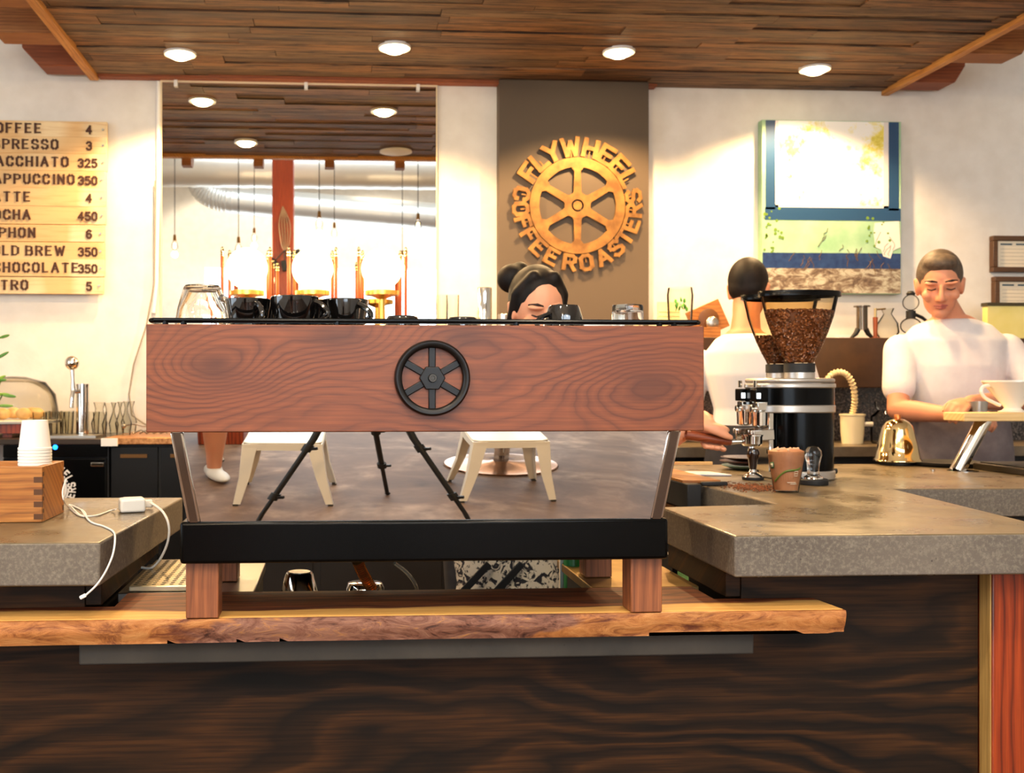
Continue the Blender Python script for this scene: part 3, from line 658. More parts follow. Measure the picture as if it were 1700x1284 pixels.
# low steel-topped units that carry the machine's rear feet either side of the gap
t = thing('steel_counter', 'low steel counter section with a perforated drip tray behind the slab, left', 'counter', (-.33, 2.1, 0))
MB().box(-.418, -.165, 1.99, 2.30, .0, .835).build('body', M_dark, t)
MB().box(-.42, -.16, 1.988, 2.31, .836, .8545).build('worktop', M_steel, t, bev=.002)
tray = thing('drip_tray', 'perforated steel drip tray behind the slab beside the left counter', 'tray', (-.34, 2.1, .8555))
MB().box(-.40, -.245, 1.995, 2.30, .8555, .866).build('tray', vmat('worn_steel', (196,182,150), (226,212,180), 20, .3, .8), tray, bev=.002)
mb = MB()
for i in range(9):
    for j in range(16): mb.cyl((-.39+i*.0172, 2.01+j*.0182, .8662), (-.39+i*.0172, 2.01+j*.0182, .8667), .0045, n=6)
h = mb.build('perforation', M_blackm, tray, smooth=False); h['kind'] = 'stuff'
t = thing('steel_counter', 'low brass-toned counter section behind the slab, right', 'counter', (.55, 2.1, 0))
MB().box(.505, .70, 1.99, 2.30, 0, .835).build('body', M_dark, t)
MB().box(.50, .715, 1.988, 2.31, .836, .8545).build('worktop', vmat('worn_brass', (150,120,70), (190,158,100), 10, .35, .7), t, bev=.002)
# dark shelf in the gap, below slab height
t = thing('gap_shelf', 'dark shelf in the gap behind the slab where the metal pitchers stand', 'shelf', (.12, 2.15, 0))
MB().box(-.155, .495, 2.0, 2.30, .755, .775).build('shelf_board', M_dark, t)
MB().box(-.155, .495, 2.28, 2.30, 0, .754).build('back_panel', M_dark, t)
# ---------------------------------------------------------------- espresso machine
em = thing('espresso_machine', 'large espresso machine with walnut front and black spoked wheel on the slab', 'espresso machine', (.155, 1.95, ZS))
PX0, PX1, PY, PZ0, PZ1 = P(242.5, 600, 1.70).x, P(1169, 600, 1.70).x, 1.70, P(700, 717, 1.70).z, P(700, 540, 1.70).z
fp = MB().box(PX0, PX1, PY, PY+.016, PZ0, PZ1).build('front_panel', M_walnut, em, bev=.0015); fp['label'] = 'walnut front panel'
BX0, BX1 = P(298, 900, 1.735).x, P(1110, 900, 1.735).x; BZ0, BZ1 = .9515, 1.0225
MB().box(BX0, BX1, 1.735, 2.235, BZ0, BZ1).build('base', M_black, em, bev=.006, seg=3)
for x0 in (P(308,0,1.755).x, P(1048,0,1.755).x):
    for y0 in (1.757, 2.085):
        MB().box(x0, x0+.0555, y0, y0+.0555, ZS+.0005, BZ0-.0002).build('leg', M_walleg, em, bev=.002)
# mirrored back sheet, leaning: top towards the viewer, slightly bowed
ZB, ZTp = BZ1-.001, PZ0-.0008
def sheet_y(z):
    f = (z-ZB)/(ZTp-ZB); L = ZTp-ZB
    return 1.7425-L*(tan(radians(10.2))*f-(tan(radians(10.2))-tan(radians(7.0)))*f*f/2)
xb0, xb1, xt0, xt1 = P(334,0,1.743).x, P(1078,0,1.743).x, P(304,0,1.72).x, P(1108,0,1.72).x
vs, fs = [], []; NZ, NX = 12, 24
for i in range(NZ+1):
    f = i/NZ; z = ZB+(ZTp-ZB)*f
    for j in range(NX+1):
        g = j/NX; e = max(0, g-.93)/.07
        vs.append((xb0+(xt0-xb0)*f+((xb1+(xt1-xb1)*f)-(xb0+(xt0-xb0)*f))*g, sheet_y(z)-.003*e*e, z))
for i in range(NZ):
    for j in range(NX): a = i*(NX+1)+j; fs.append((a, a+1, a+NX+2, a+NX+1))
o = MB().add(vs, fs).build('mirror_panel', M_mirror, em, ang=80); o['label'] = 'polished panel mirroring the floor and stools'
sm = o.modifiers.new('solid', 'SOLIDIFY'); sm.thickness = .002; sm.offset = -1; sm.use_rim = False
# flared side struts, chrome-edged
for sx in (-1, 1):
    if sx < 0: b0, b1, t0, t1 = P(311,0,1.738).x, P(333,0,1.738).x, P(282,0,1.713).x, P(304,0,1.713).x
    else: b0, b1, t0, t1 = P(1079,0,1.738).x, P(1101,0,1.738).x, P(1109,0,1.713).x, P(1131,0,1.713).x
    def quad(y0, y1, mx):
        m_ = .0045 if mx else 0
        a0, a1, c0, c1 = b0+m_, b1-m_, t0+m_, t1-m_
        yt, yb = y0-.026, y0
        return MB().add([(a0,yb,ZB),(a1,yb,ZB),(a1,yb+y1,ZB),(a0,yb+y1,ZB),(c0,yt,ZTp),(c1,yt,ZTp),(c1,yt+y1,ZTp),(c0,yt+y1,ZTp)], [(0,3,2,1),(4,5,6,7),(0,1,5,4),(1,2,6,5),(2,3,7,6),(3,0,4,7)])
    st = quad(1.738, .03, 0).build('side_strut', M_chrome, em, bev=.002)
    quad(1.7365, .004, 1).build('inlay', mat('strut_dark', (140,134,128), .10, 1), st)
# casing behind, cup tray, rails
MB().box(BX0+.03, BX1-.03, 1.82, 2.22, BZ1, PZ0+.02).build('casing', M_black, em)
MB().box(PX0+.006, PX1-.006, PY+.017, 2.24, PZ0+.02, PZ1-.018).build('upper_casing', M_black, em, bev=.004)
MB().box(PX0+.004, PX1-.004, PY+.017, 2.24, PZ1-.0175, PZ1-.012).build('cup_tray', M_steel, em)
ZR = P(700, 533.5, 1.705).z
rail = [(PX0+.012, 1.706), (PX1-.012, 1.706), (PX1-.006, 1.712), (PX1-.006, 2.226), (PX1-.012, 2.232), (PX0+.012, 2.232), (PX0+.006, 2.226), (PX0+.006, 1.712)]
r_ = MB().tube([(x, y, ZR) for x, y in rail], .0042, 10, closed=True)
r_.box(PX0+.012, PX1-.012, 1.704, 1.7085, ZR-.0045, ZR+.002)
for x in (PX0+.03, PX0+.06, PX1-.075, PX1-.05, .0, .3):
    r_.cyl((x, 1.707, PZ1-.002), (x, 1.707, ZR), .005, n=10)
    r_.cyl((x, 2.232, PZ1-.012), (x, 2.232, ZR), .004, n=8)
r_.build('cup_rail', M_black, em)
for k_ in range(3):   # group heads on the baristas' side
    x = BX0+.16+k_*.26
    g = MB().cyl((x, 2.30, 1.165), (x, 2.30, 1.10), .035).box(x-.03, x+.03, 2.24, 2.31, 1.12, 1.17).build('group_head', M_chrome, em, bev=.003)
# emblem: black cast wheel
ec = P(718, 628, 1.69); q = 1.69/FPX; Y0, Y1 = 1.684, 1.6995
mb = MB(); n = 72; vs, fs = [], []
prof = [(51, Y1), (51, Y0+.004), (52.5, Y0+.002), (55, Y0), (60, Y0), (62.5, Y0+.003), (63.5, Y0+.007), (63.5, Y1)]
for i in range(n):
    a = 2*pi*i/n
    for r, y in prof: vs.append((ec.x+r*q*cos(a), y, ec.z+r*q*sin(a)))
L_ = len(prof)
for i in range(n):
    for k_ in range(L_): fs.append((i*L_+k_, (i+1) % n*L_+k_, (i+1) % n*L_+(k_+1) % L_, i*L_+(k_+1) % L_))
emb = MB().add(vs, fs).build('wheel_emblem', M_cast, em, ang=50); emb['label'] = 'black cast six-spoked wheel emblem'
for k_ in range(6):
    a = pi/2+k_*pi/3; d = Vector((cos(a), 0, sin(a)))
    MB().bar(ec+d*14*q+Vector((0, .009, 0)), ec+d*52*q+Vector((0, .009, 0)), 12*q, .007, (0, 1, 0)).build('spoke', M_cast, emb, bev=.0015)
hp = [(ec.x+22*q*cos(pi/6*0+k_*pi/3), ec.z+22*q*sin(k_*pi/3)) for k_ in range(6)]
hb = MB().prism(hp, ec.y-.0, ec.y+.009, 'y').build('hub', M_cast, emb, bev=.0015)
MB().lathe([(0,.006), (3.2*q,.006), (3.6*q,.0075), (6.5*q,.0075), (7.5*q,.004), (7.5*q,-.002), (0,-.002)], 24, (ec.x, ec.y, ec.z), (0,-1,0)).build('bolt', mat('gunmetal', (58,53,48), .3, 1), emb)
# ---------------------------------------------------------------- cups on the machine
ZCUP = PZ1-.0118
def cup_mesh(r0, r1, h, name, m, t, th=.004):
    pr = [(0,.004), (r0*.72,.004), (r0*.74,0), (r0*.92,0), (r0,.004), (r0*.4+r1*.6, h*.45), (r1*.98, h*.85), (r1, h-.001), (r1-th*.5, h), (r1-th, h-.002), (r1*.98-th, h*.85), (r0*.4+r1*.6-th, h*.45), (r0*.8, .010), (0,.008)]
    return MB().lathe(pr, 40).build(name, m, t)
def handle_mesh(r1, r0, h, a, m, t, rad=.005, z0=.26, z1=.86, out=.028):
    d = Vector((cos(a), sin(a), 0)); pts = []
    for i in range(13):
        f = i/12; zz = h*(z1+(z0-z1)*f); bulge = sin(pi*min(1, f*1.05))**.7*out if f < .98 else 0
        base = (r0*.4+r1*.6) if f > .5 else r1*.97
        pts.append(d*(base-.003+bulge)+Vector((0, 0, zz-(.2*h*sin(pi*f)*.3))))
    return MB().tube(pts, [rad*(1.15 if i in (0, 12) else 1) for i in range(13)], 10).build('handle', m, t)
def cup(label, px, Y, r1, h, ang, up=True, m=M_ceram, r0k=.68, group='black cups on the machine', name='coffee_cup', hr=.005, out=.026):
    t = thing(name, label, 'cup', (0,0,0), group)
    cup_mesh(r1*r0k, r1, h, 'bowl', m, t); handle_mesh(r1, r1*r0k, h, ang, m, t, hr, out=out)
    x = P(px, 530, Y).x
    t.location = (x, Y, ZCUP)
    if not up: t.location.z = ZCUP+h; t.rotation_euler = (pi, 0, 0)
    return t
cup('black coffee cup at the left end of the black cups, handle towards the viewer', 412, 1.80, .0395, .062, radians(-62))
cup('black coffee cup second from the left, largest in the row, handle to the right', 489, 1.77, .0415, .064, radians(-25))
cup('small black espresso cup in front of a bigger one, handle to the right', 573, 1.775, .0275, .060, radians(-28), r0k=.74)
cup('black coffee cup half hidden behind the small espresso cup', 573, 1.86, .0425, .067, radians(120))
cup('black coffee cup half hidden behind the largest cup of the row', 516, 1.88, .040, .066, radians(100))
cup('black coffee cup half hidden behind the leftmost black cup', 438, 1.89, .040, .065, radians(100))
cup('upside-down black cup of which only the base shows, left of the wheel', 668, 2.10, .0405, .054, radians(80), False, r0k=.80)
cup('upside-down black cup of which only the base shows, above the wheel', 768, 2.14, .0385, .0545, radians(80), False, r0k=.80)
cup('upside-down black cup right of the woman\'s face, handle to the left', 936, 1.98, .0435, .068, radians(155), False, r0k=.70)
# glass mug, upside down
t = thing('glass_mug', 'upside-down clear glass mug at the left end of the machine top', 'mug', (0,0,0))
cup_mesh(.033, .050, .088, 'bowl', M_solidglass, t, .003); handle_mesh(.05, .036, .088, radians(32), M_solidglass, t, .006, out=.026)
t.location = (P(336, 500, 1.83).x, 1.83, ZCUP+.088); t.rotation_euler = (pi, 0, 0)
t['label'] = 'upside-down clear glass mug at the left end of the machine top'
mb = MB().lathe([(0,.012),(.024,.012),(.026,.0),(.029,0),(.031,.004),(.033,.05),(.034,.07),(.0325,.071),(.031,.05),(.028,.016),(0,.014)], 12)
g = mb.build('glass_tumbler', M_solidglass, None, keep=True); g.location = (P(1042, 520, 2.0).x, 2.0, ZCUP+.071); g.rotation_euler = (pi, 0, 0)
tag(g, 'upside-down faceted glass tumbler near the right end of the machine top', 'glass')
b = MB().box(-.045,.045,-.004,.004,0,.05); o = b.build('metal_plate', M_steel); o.location = (P(1000,520,2.12).x, 2.12, ZCUP)
tag(o, 'flat grey metal plate standing behind the tumbler on the machine top', 'plate'); 
# ---------------------------------------------------------------- left counter: crate, paper cups, charger
t = thing('wooden_crate', 'small finger-jointed wooden crate of paper cups on the left counter', 'crate', (-.72, 2.08, ZT))
fr = PZ(70, 868, ZT); bk = PZ(106, 858, ZT); CX1, CY0 = fr.x, fr.y; CY1 = CY0+.16; CX0 = CX1-.30; CH = P(70, 775, CY0).z-ZT; w_ = .014
for nm, bx in (('front_board', (CX0,CX1,CY0,CY0+w_)), ('back_board', (CX0,CX1,CY1-w_,CY1)), ('side_board', (CX1-w_,CX1,CY0+w_,CY1-w_)), ('side_board', (CX0,CX0+w_,CY0+w_,CY1-w_)), ('bottom_board', (CX0+w_,CX1-w_,CY0+w_,CY1-w_))):
    MB().box(*bx, ZT+.0005, ZT+(.012 if 'bottom' in nm else CH)).build(nm, M_acacia, t, bev=.0012)
M_fing = mat('dark_finger', (84,50,22), .5)
for z in (.078, .054, .030, .006):
    MB().box(CX1-.016, CX1+.0006, CY0-.0006, CY0+.004, ZT+z, ZT+z+.011).build('finger_joint', M_fing, t)
    MB().box(CX1-.004, CX1+.0006, CY0+.004, CY0+.012, ZT+z+.012, ZT+z+.02).build('finger_joint', M_fing, t)
    MB().box(CX1-.004, CX1+.0006, CY1-.012, CY1-.003, ZT+z, ZT+z+.011).build('finger_joint', M_fing, t)
cyY = CY0+.075; cpx = P(58, 740, cyY).x; q = cyY/FPX
rt, rb = 20*q, 26*q
zt_ = P(58, 698, cyY).z
def paper_cup():
    h = .060
    pr = [(rt*.88,h-.004),(rt*.9,h),(rt,h),(rb*.955,.008),(rb*.96,.006),(rb*1.02,.005),(rb*1.02,.001),(rb*.95,0),(rb*.93,.006),(rt*.92,h-.008),(0,h-.008)]
    return MB().lathe(pr+[(0,h-.006),(rt*.88,h-.004)], 40).build('paper_cup', M_paper, None, keep=True)
pc0 = paper_cup(); lbs = ['topmost of the stack', 'second from the top', 'third from the top', 'fourth from the top', 'fifth from the top', 'sixth from the top', 'seventh from the top', 'eighth, mostly sunk in the crate', 'ninth, sunk in the crate', 'lowest, on the crate bottom']
ztop = zt_-.060; zbot = ZT+.0125; nst = max(2, round((ztop-zbot)/.0063)); dst = (ztop-zbot)/nst
for i in range(nst+1):
    c = pc0 if i == 0 else pc0.copy()
    if i: COL.objects.link(c)
    c.location = (cpx, cyY, ztop-i*dst)
    tag(c, 'upside-down white paper cup in the crate, '+lbs[i] if i < len(lbs) else 'white paper cup low in the stack, hidden by the crate boards', 'cup', 'paper cups in the crate')
a = PZ(200, 853, ZT); t = thing('power_adapter', 'white square power adapter with plug on the left counter', 'adapter', (a.x+.01, a.y+.02, ZT))
M_gloss = mat('gloss_white', (240,238,232), .2)
Mr = Matrix.Translation((a.x+.018, a.y+.028, ZT)) @ Matrix.Rotation(radians(18), 4, 'Z')
o = MB().box(-.026,.026,-.024,.024,.001,.029, Mr).build('body', M_gloss, t, bev=.005, seg=4)
MB().box(-.014,.030,.026,.060,.002,.026, Mr).build('plug', M_gloss, t, bev=.004, seg=3)
MB().box(.0305,.048,.030,.048,.004,.020, Mr).build('cord_connector', M_gloss, t, bev=.002)
MB().box(-.0275,-.0262,-.012,-.002,.008,.018, Mr).build('port', mat('port_grey',(170,168,160),.4), t)
def zc(px, py, up=.0022): p = PZ(px, py, ZT); p.z += up; return p
xe = -.392
pts = [P(110,796,2.12), P(104,815,2.11), P(106,832,2.10), zc(115,846,.004), zc(128,856), zc(142,860), zc(140,852), zc(128,845), zc(115,840), zc(120,848,.006), zc(135,858), zc(160,858), zc(183,850), P(192,846,a.y)]
pts2 = [zc(135,852,.006), zc(150,868), zc(172,876), zc(188,885), P(191,896,1.775), P(187,922,1.758), P(175,950,1.757), P(160,972,1.757), P(143,988,1.757)]
def smooth_pts(pts, n=6):
    out = []
    for i in range(len(pts)-1):
        p0, p1, p2, p3 = (Vector(pts[max(0, min(len(pts)-1, j))]) for j in (i-1, i, i+1, i+2))
        for k_ in range(n):
            s_ = k_/n; out.append(.5*((2*p1)+(p2-p0)*s_+(2*p0-5*p1+4*p2-p3)*s_*s_+(3*p1-p0-3*p2+p3)*s_**3))
    out.append(Vector(pts[-1])); return out
t = thing('charging_cable', 'thin white charging cable curling from the adapter and hanging off the left counter', 'cable', (pts2[0].x, pts2[0].y, ZT))
MB().tube(smooth_pts(pts), .0017, 8).build('cord', M_white, t)
MB().tube(smooth_pts(pts2), .0017, 8).build('cord', M_white, t)
e = pts2[-1]; MB().bar(e, e+Vector((-.010, -.002, -.005)), .008, .006, (0,0,1)).build('connector', M_gloss, t, bev=.0015)
pc_ = [Mr @ Vector((.048,.039,.012)), P(252,836,2.20), P(270,850,2.18), P(280,872,2.16), P(279,898,2.16), P(268,925,2.17), P(252,943,2.18), P(235,957,2.19)]
pc_[-1].z = max(pc_[-1].z, .868)
tag(MB().tube(smooth_pts(pc_), .0026, 8).build('charger_cable', M_white), 'white power cord looping from the adapter down behind the left counter', 'cord')
# ---------------------------------------------------------------- right counter: grinder and what stands round it
GX, GY = PZ(1340, 797, ZT).x-.005, 2.90
g = thing('coffee_grinder', 'black and silver twin coffee grinder with two bean hoppers on the right counter', 'grinder', (GX, GY, ZT))
M_silver = mat('satin_silver', (196,190,182), .35, .85)
def oval(rx, ry, x0=0, n=36, e=2.6):
    return [(GX+x0+rx*abs(cos(a))**(2/e)*(1 if cos(a) >= 0 else -1), GY+ry*abs(sin(a))**(2/e)*(1 if sin(a) >= 0 else -1)) for a in (2*pi*i/n for i in range(n))]
Z0 = ZT+.0005
MB().prism(oval(.094,.112,.006), Z0, Z0+.026).build('base_band', M_silver, g, bev=.004)
MB().prism(oval(.090,.108,.006), Z0+.026, Z0+.190).build('body', M_black, g)
MB().prism(oval(.118,.114,-.016), Z0+.190, Z0+.212).build('middle_band', M_silver, g, bev=.003)
MB().prism(oval(.116,.111,-.016), Z0+.212, Z0+.260).build('head', M_black, g)
MB().prism(oval(.119,.115,-.016), Z0+.260, Z0+.273).build('top_band', M_silver, g, bev=.003)
MB().prism(oval(.117,.113,-.016), Z0+.2745, Z0+.288).build('lid', M_silver, g, bev=.006, seg=3)
sb = oval(.116,.1105,-.0165); 
M_disp = mat('display', (230,236,240), .3, emit=(225,235,245), es=1.5)
HOP = []
for i, yo in enumerate((-.062, .062)):
    hx, hy = GX-.014, GY+yo; hz = Z0+.288
    MB().lathe([(0,0),(.042,0),(.042,.016),(.040,.018),(0,.018)], 28, (hx,hy,hz), (0,0,1), 1, .9).build('silver_collar', M_silver, g)
    MB().lathe([(.028,.018),(.043,.018),(.043,.042),(.028,.042)], 28, (hx,hy,hz), (0,0,1), 1, .9).build('black_collar', M_rubber, g)
    k_ = .50
    prof = [(.040,.042),(.043,.050),(.062,.085),(.082,.130),(.098,.175),(.110,.228),(.112,.240)]
    hop = MB().lathe(prof+[(r-.0025, z) for r, z in prof[::-1]]+[prof[0]], 44, (hx,hy,hz), (0,0,1), 1, k_).build('hopper', M_smoke, g)
    MB().lathe([(0,.247),(.117,.247),(.119,.244),(.119,.232),(.1135,.231),(.1135,.2405),(0,.2415)], 44, (hx,hy,hz), (0,0,1), 1, k_).build('hopper_lid', M_black, hop)
    HOP.append((hx, hy, hz, prof, k_))
for sgn, yo in ((0,-.055), (1,.055)):       # two outlets at the left
    x = GX-.135; y = GY+yo
    MB().box(x-.012, x+.03, y-.022, y+.022, Z0+.222, Z0+.258).build('control_head', M_black, g, bev=.003)
    MB().box(x-.010, x+.002, y-.0225, y-.0222, Z0+.230, Z0+.246).build('display', M_disp, g)
    MB().lathe([(0,0),(.006,0),(.006,.02),(0,.02)], 10, (x-.005,y,Z0+.262)).build('knob', M_chrome, g)
    MB().cyl((x-.018,y,Z0+.2), (x+.03,y,Z0+.2), .010, n=14).box(x-.006,x+.05,y-.02,y+.02,Z0+.196,Z0+.221).build('spout_arm', M_chrome, g, bev=.002)
    MB().lathe([(.013,0),(.021,.004),(.022,.042),(.018,.046),(0,.046)], 24, (x+.008,y,Z0+.150)).build('spout', M_chrome, g)
    MB().bar((x+.05,y,Z0+.128), (x-.018,y,Z0+.124), .008, .03).bar((x-.016,y-.018,Z0+.127),(x-.016,y-.018,Z0+.14),.006,.006).bar((x-.016,y+.018,Z0+.127),(x-.016,y+.018,Z0+.14),.006,.006).build('portafilter_fork', M_chrome, g, bev=.0015)
MB().box(GX-.098, GX-.083, GY-.05, GY+.05, Z0+.02, Z0+.19).build('back_plate', M_chrome, g, bev=.002)
MB().cyl((GX+.099, GY-.02, Z0+.02), (GX+.115, GY-.02, Z0+.02), .008, n=12).build('switch', M_blackm, g)
# beans in the hoppers
k = NT('roast_beans'); r = k.n('ShaderNodeNewGeometry').outputs['Random Per Island']
k.l(k.ramp(r, [(0, rgb((66,36,20))), (.6, rgb((120,70,42))), (1, rgb((164,106,66)))]), k.b.inputs['Base Color']); k.b.inputs['Roughness'].default_value = .3
M_bean = k.m
for i, (hx, hy, hz, prof, kk) in enumerate(HOP):
    zf = .192 if i == 0 else .125
    def rad(z):
        for (r0, z0), (r1, z1) in zip(prof, prof[1:]):
            if z0 <= z <= z1: return r0+(r1-r0)*(z-z0)/(z1-z0)
        return .04
    mb = MB(); mb.lathe([(0,.044)]+[(max(.01, rad(z)-.009), z) for z in [.045+(zf-.05)*j/8 for j in range(9)]]+[(0, zf-.004)], 28, (hx,hy,hz), (0,0,1), 1, kk)
    RND.seed(3+i); N_ = 1900 if i == 0 else 700
    for _ in range(N_):
        z = .046+(zf-.046)*RND.random()**.8; R_ = rad(z)-.006
        if RND.random() < .22: z = zf-.002+RND.uniform(-.003,.003); R_ *= sqrt(RND.random())
        a_ = RND.uniform(0, 2*pi)
        c = (hx+R_*cos(a_), hy+(R_-.0005)*kk*sin(a_)*.97, hz+z)
        mb.ball(c, .0056, (1.15,.8,.6), 6, 4, Matrix.Rotation(RND.uniform(0,6), 3, (RND.random(),RND.random(),RND.random()+.1)))
    o = mb.build('coffee_beans', M_bean)
    tag(o, ('roasted coffee beans filling the front hopper of the grinder', 'roasted coffee beans low in the rear hopper of the grinder')[i], 'coffee beans', None, 'stuff')
# portafilter, held in the grinder fork
pb_ = Vector((GX-.150, GY-.055, Z0+.096))
t = thing('portafilter', 'wooden-handled portafilter held under the grinder spout', 'portafilter', (pb_.x, pb_.y, pb_.z))
MB().lathe([(0,0),(.024,0),(.029,.006),(.030,.027),(.032,.028),(.032,.032),(.027,.032),(.026,.012),(0,.010)], 32, pb_).build('basket', M_chrome, t)
MB().lathe([(0,.014),(.0255,.014),(.022,.024),(0,.036)], 24, pb_).build('ground_coffee', mat('ground_coffee', (70,38,22), .9), t)
MB().cyl(pb_+Vector((-.029,0,.012)), pb_+Vector((-.062,.004,.010)), .006, .008, 12).cyl(pb_+Vector((.0,.0,.0)), pb_+Vector((0,0,-.022)), .009, .012, 14).build('neck', M_chrome, t)
ha, hb_ = pb_+Vector((-.058,.004,.010)), P(1150, 724, 2.86)
dd = (hb_-ha); MB().lathe([(0,0),(.009,0),(.012,.012),(.011,.05),(.014,.09),(.0155,.13),(.013,dd.length-.006),(0,dd.length)], 20, ha, tuple(dd.normalized())).build('handle', cwood('rosewood', ((60,22,10),(120,52,26),(146,72,38)), U='X', V='Z', freq=120, amp=2, rough=.35), t)
PF_A, PF_B = ha, hb_
# tampers
def tamper(px, py, Yy, lb, hm, bm_, h, br):
    b = PZ(px, py, ZT); t = thing('tamper', lb, 'tamper', (b.x, b.y, ZT), 'tampers')
    return b, t
b, t = tamper(1250, 797, 0, 'black-handled chrome tamper left of the iced drink', 0, 0, 0, 0)
MB().lathe([(0,0),(.029,0),(.030,.004),(.030,.008),(0,.008)], 32, b+Vector((0,0,.0005))).build('base', M_rubber, t)
MB().lathe([(0,.008),(.0275,.008),(.024,.014),(.012,.022),(.009,.030),(0,.030)], 32, b+Vector((0,0,.0005))).build('skirt', M_chrome, t)
MB().lathe([(0,.028),(.009,.028),(.011,.036),(.013,.056),(.0175,.070),(.018,.078),(.014,.087),(.006,.090),(0,.091)], 28, b+Vector((0,0,.0005))).build('handle', mat('dark_wood_gloss', (30,14,8), .12, coat=1), t)
b, t = tamper(1350, 805, 0, 'clear-handled tamper on a black base right of the iced drink', 0, 0, 0, 0)
MB().lathe([(0,0),(.037,0),(.0385,.003),(.0385,.013),(.036,.016),(0,.016)], 32, b+Vector((0,0,.0005))).build('base', M_rubber, t)
MB().lathe([(0,.016),(.026,.016),(.025,.02),(.016,.026),(0,.026)], 32, b+Vector((0,0,.0005))).build('skirt', M_chrome, t)
MB().lathe([(0,.026),(.016,.026),(.015,.04),(.018,.062),(.0225,.078),(.021,.092),(.013,.101),(0,.104)], 28, b+Vector((0,0,.0005))).build('handle', M_solidglass, t)
# iced drink
b = PZ(1305, 817, ZT); q = b.y/FPX; t = thing('iced_drink', 'plastic cup of iced coffee with a green stripe on the right counter', 'drink', (b.x, b.y, ZT))
H_ = 72*q; r0, r1 = 20*q, 30.5*q; wll = .0012
M_pet = thin('clear_plastic', (250,248,244), (236,232,226), .08, .05)
M_choc = vmat('iced_coffee', (164,110,78), (188,136,102), 18, .5)
MB().lathe([(0,.002),(r0*.9,.002),(r0,0),(r0*1.01,.004),(r1*.99,H_-.012),(r1*1.03,H_-.010),(r1*1.03,H_),(r1,H_),(r1*.97,H_-.010),(r0*.98,.005),(0,.004)], 40, b+Vector((0,0,.0005))).build('plastic_cup', M_pet, t)
MB().lathe([(0,.0055),(r0*.975,.0055),(r1*.965,H_-.014),(r1*.955,H_-.004),(r1*.7,H_+.001),(0,H_+.003)], 36, b+Vector((0,0,.0005))).build('coffee', M_choc, t)
RND.seed(9); mb = MB()
for _ in range(26):
    a_, rr_ = RND.uniform(0,6.28), r1*.85*sqrt(RND.random()); mb.ball(b+Vector((rr_*cos(a_), rr_*sin(a_), H_+RND.uniform(-.001,.003))), RND.uniform(.002,.0045), n=8, m=6)
mb.build('foam', mat('foam', (206,166,132), .7), t)
def on_cup(u, v, off=.0016):                # u angle (deg from the viewer's side, + right), v height 0..1
    r = r0+(r1-r0)*v+off; a_ = radians(-90+u)-radians(22); return b+Vector((r*cos(a_), r*sin(a_), .0005+H_*v))
def band(cl, wd, m, nm):
    vs, fs = [], []
    for u, v in cl: vs += [on_cup(u, v+wd/2), on_cup(u, v-wd/2)]
    fs = [(2*i, 2*i+1, 2*i+3, 2*i+2) for i in range(len(cl)-1)]
    o = MB().add(vs, fs).build(nm, m, t); o.modifiers.new('s', 'SOLIDIFY').thickness = .0004; return o
M_grn = mat('print_green', (84,104,36), .4); M_lgrn = mat('print_dark_green', (28,84,44), .4); M_pw = mat('print_pale', (226,214,190), .5)
band([(-52+i*6, .30+.34*(i/18)**1.0+.05*sin(i/18*2*pi-1.2)) for i in range(19)], .05, M_grn, 'green_stripe')
band([(-66+i*4, .62+.005*i) for i in range(6)], .15, M_lgrn, 'green_badge')
band([(-62+i*3, .625+.005*i) for i in range(5)], .08, M_pw, 'badge_centre')
for j in range(3): band([(28+i*5, .40+.055*j) for i in range(4)], .012, M_pw, 'printed_mark')
band([(28+i*.6, .455) for i in range(2)], .13, M_pw, 'printed_mark'); band([(43+i*.6, .455) for i in range(2)], .13, M_pw, 'printed_mark')
for j in range(2): band([(2+j*12+i*4, .245-.035*j) for i in range(10-2*j)], .012, M_pw, 'printed_mark')
# saucers and tray behind the tampers
b = PZ(1262, 783, ZT)
for i, (r, z, m, nm, lb) in enumerate(((.085, 0, mat('pale_blue_glaze', (150,196,200), .25), 'saucer', 'pale blue saucer at the bottom of the pile by the grinder'), (.09, .014, mat('dark_red_glaze', (80,36,26), .3), 'saucer', 'dark reddish saucer in the middle of the pile by the grinder'), (.088, .026, mat('brown_glaze', (54,32,22), .2, coat=.6), 'saucer', 'glossy brown saucer on top of the pile by the grinder'))):
    o = MB().lathe([(0,.002),(r*.45,.002),(r*.5,0),(r*.55,0),(r*.98,.012),(r,.0135),(r*.97,.0145),(r*.5,.005),(0,.004)], 40, (b.x-.005, b.y+.075, ZT+.0005+z)).build(nm, m)
    tag(o, lb, 'saucer', 'saucers by the grinder')
# ---------------------------------------------------------------- more on the right counter
# dark knock-box / tray at the inner corner
a = PZ(1112, 790, ZT)
t = thing('knock_tray', 'dark metal tray with a wooden top at the inner corner of the right counter', 'tray', (.93, 2.9, ZT-.05))
MB().box(.925, .964, 2.66, 3.2, ZT-.062, ZT+.006).box(.964, 1.035, 2.66, 2.675, ZT+.001, ZT+.012).build('tray_body', M_blackm, t, bev=.003)
MB().box(.926, 1.03, 2.70, 3.15, ZT+.0061, ZT+.0125).build('wood_top', M_acacia, t)
k = NT('coffee_grounds'); k.l(k.ramp(k.noise(k.coords(), 160, 3), [(.4, rgb((70,34,14))), (.6, rgb((140,76,34)))]), k.b.inputs['Base Color']); k.b.inputs['Roughness'].default_value = .9
RND.seed(21); mb = MB()
for _ in range(700):
    x = RND.gauss(1.09, .035); y = RND.gauss(2.62, .05)
    if 1.0 < x < 1.25 and 2.47 < y < 2.8: mb.ball((x, y, ZT+.0012), RND.uniform(.0012,.0028), (1.3,1,.5), 6, 4)
o = mb.build('coffee_grounds', k.m); tag(o, 'spilled ground coffee round the black-handled tamper', 'coffee grounds', None, 'stuff')
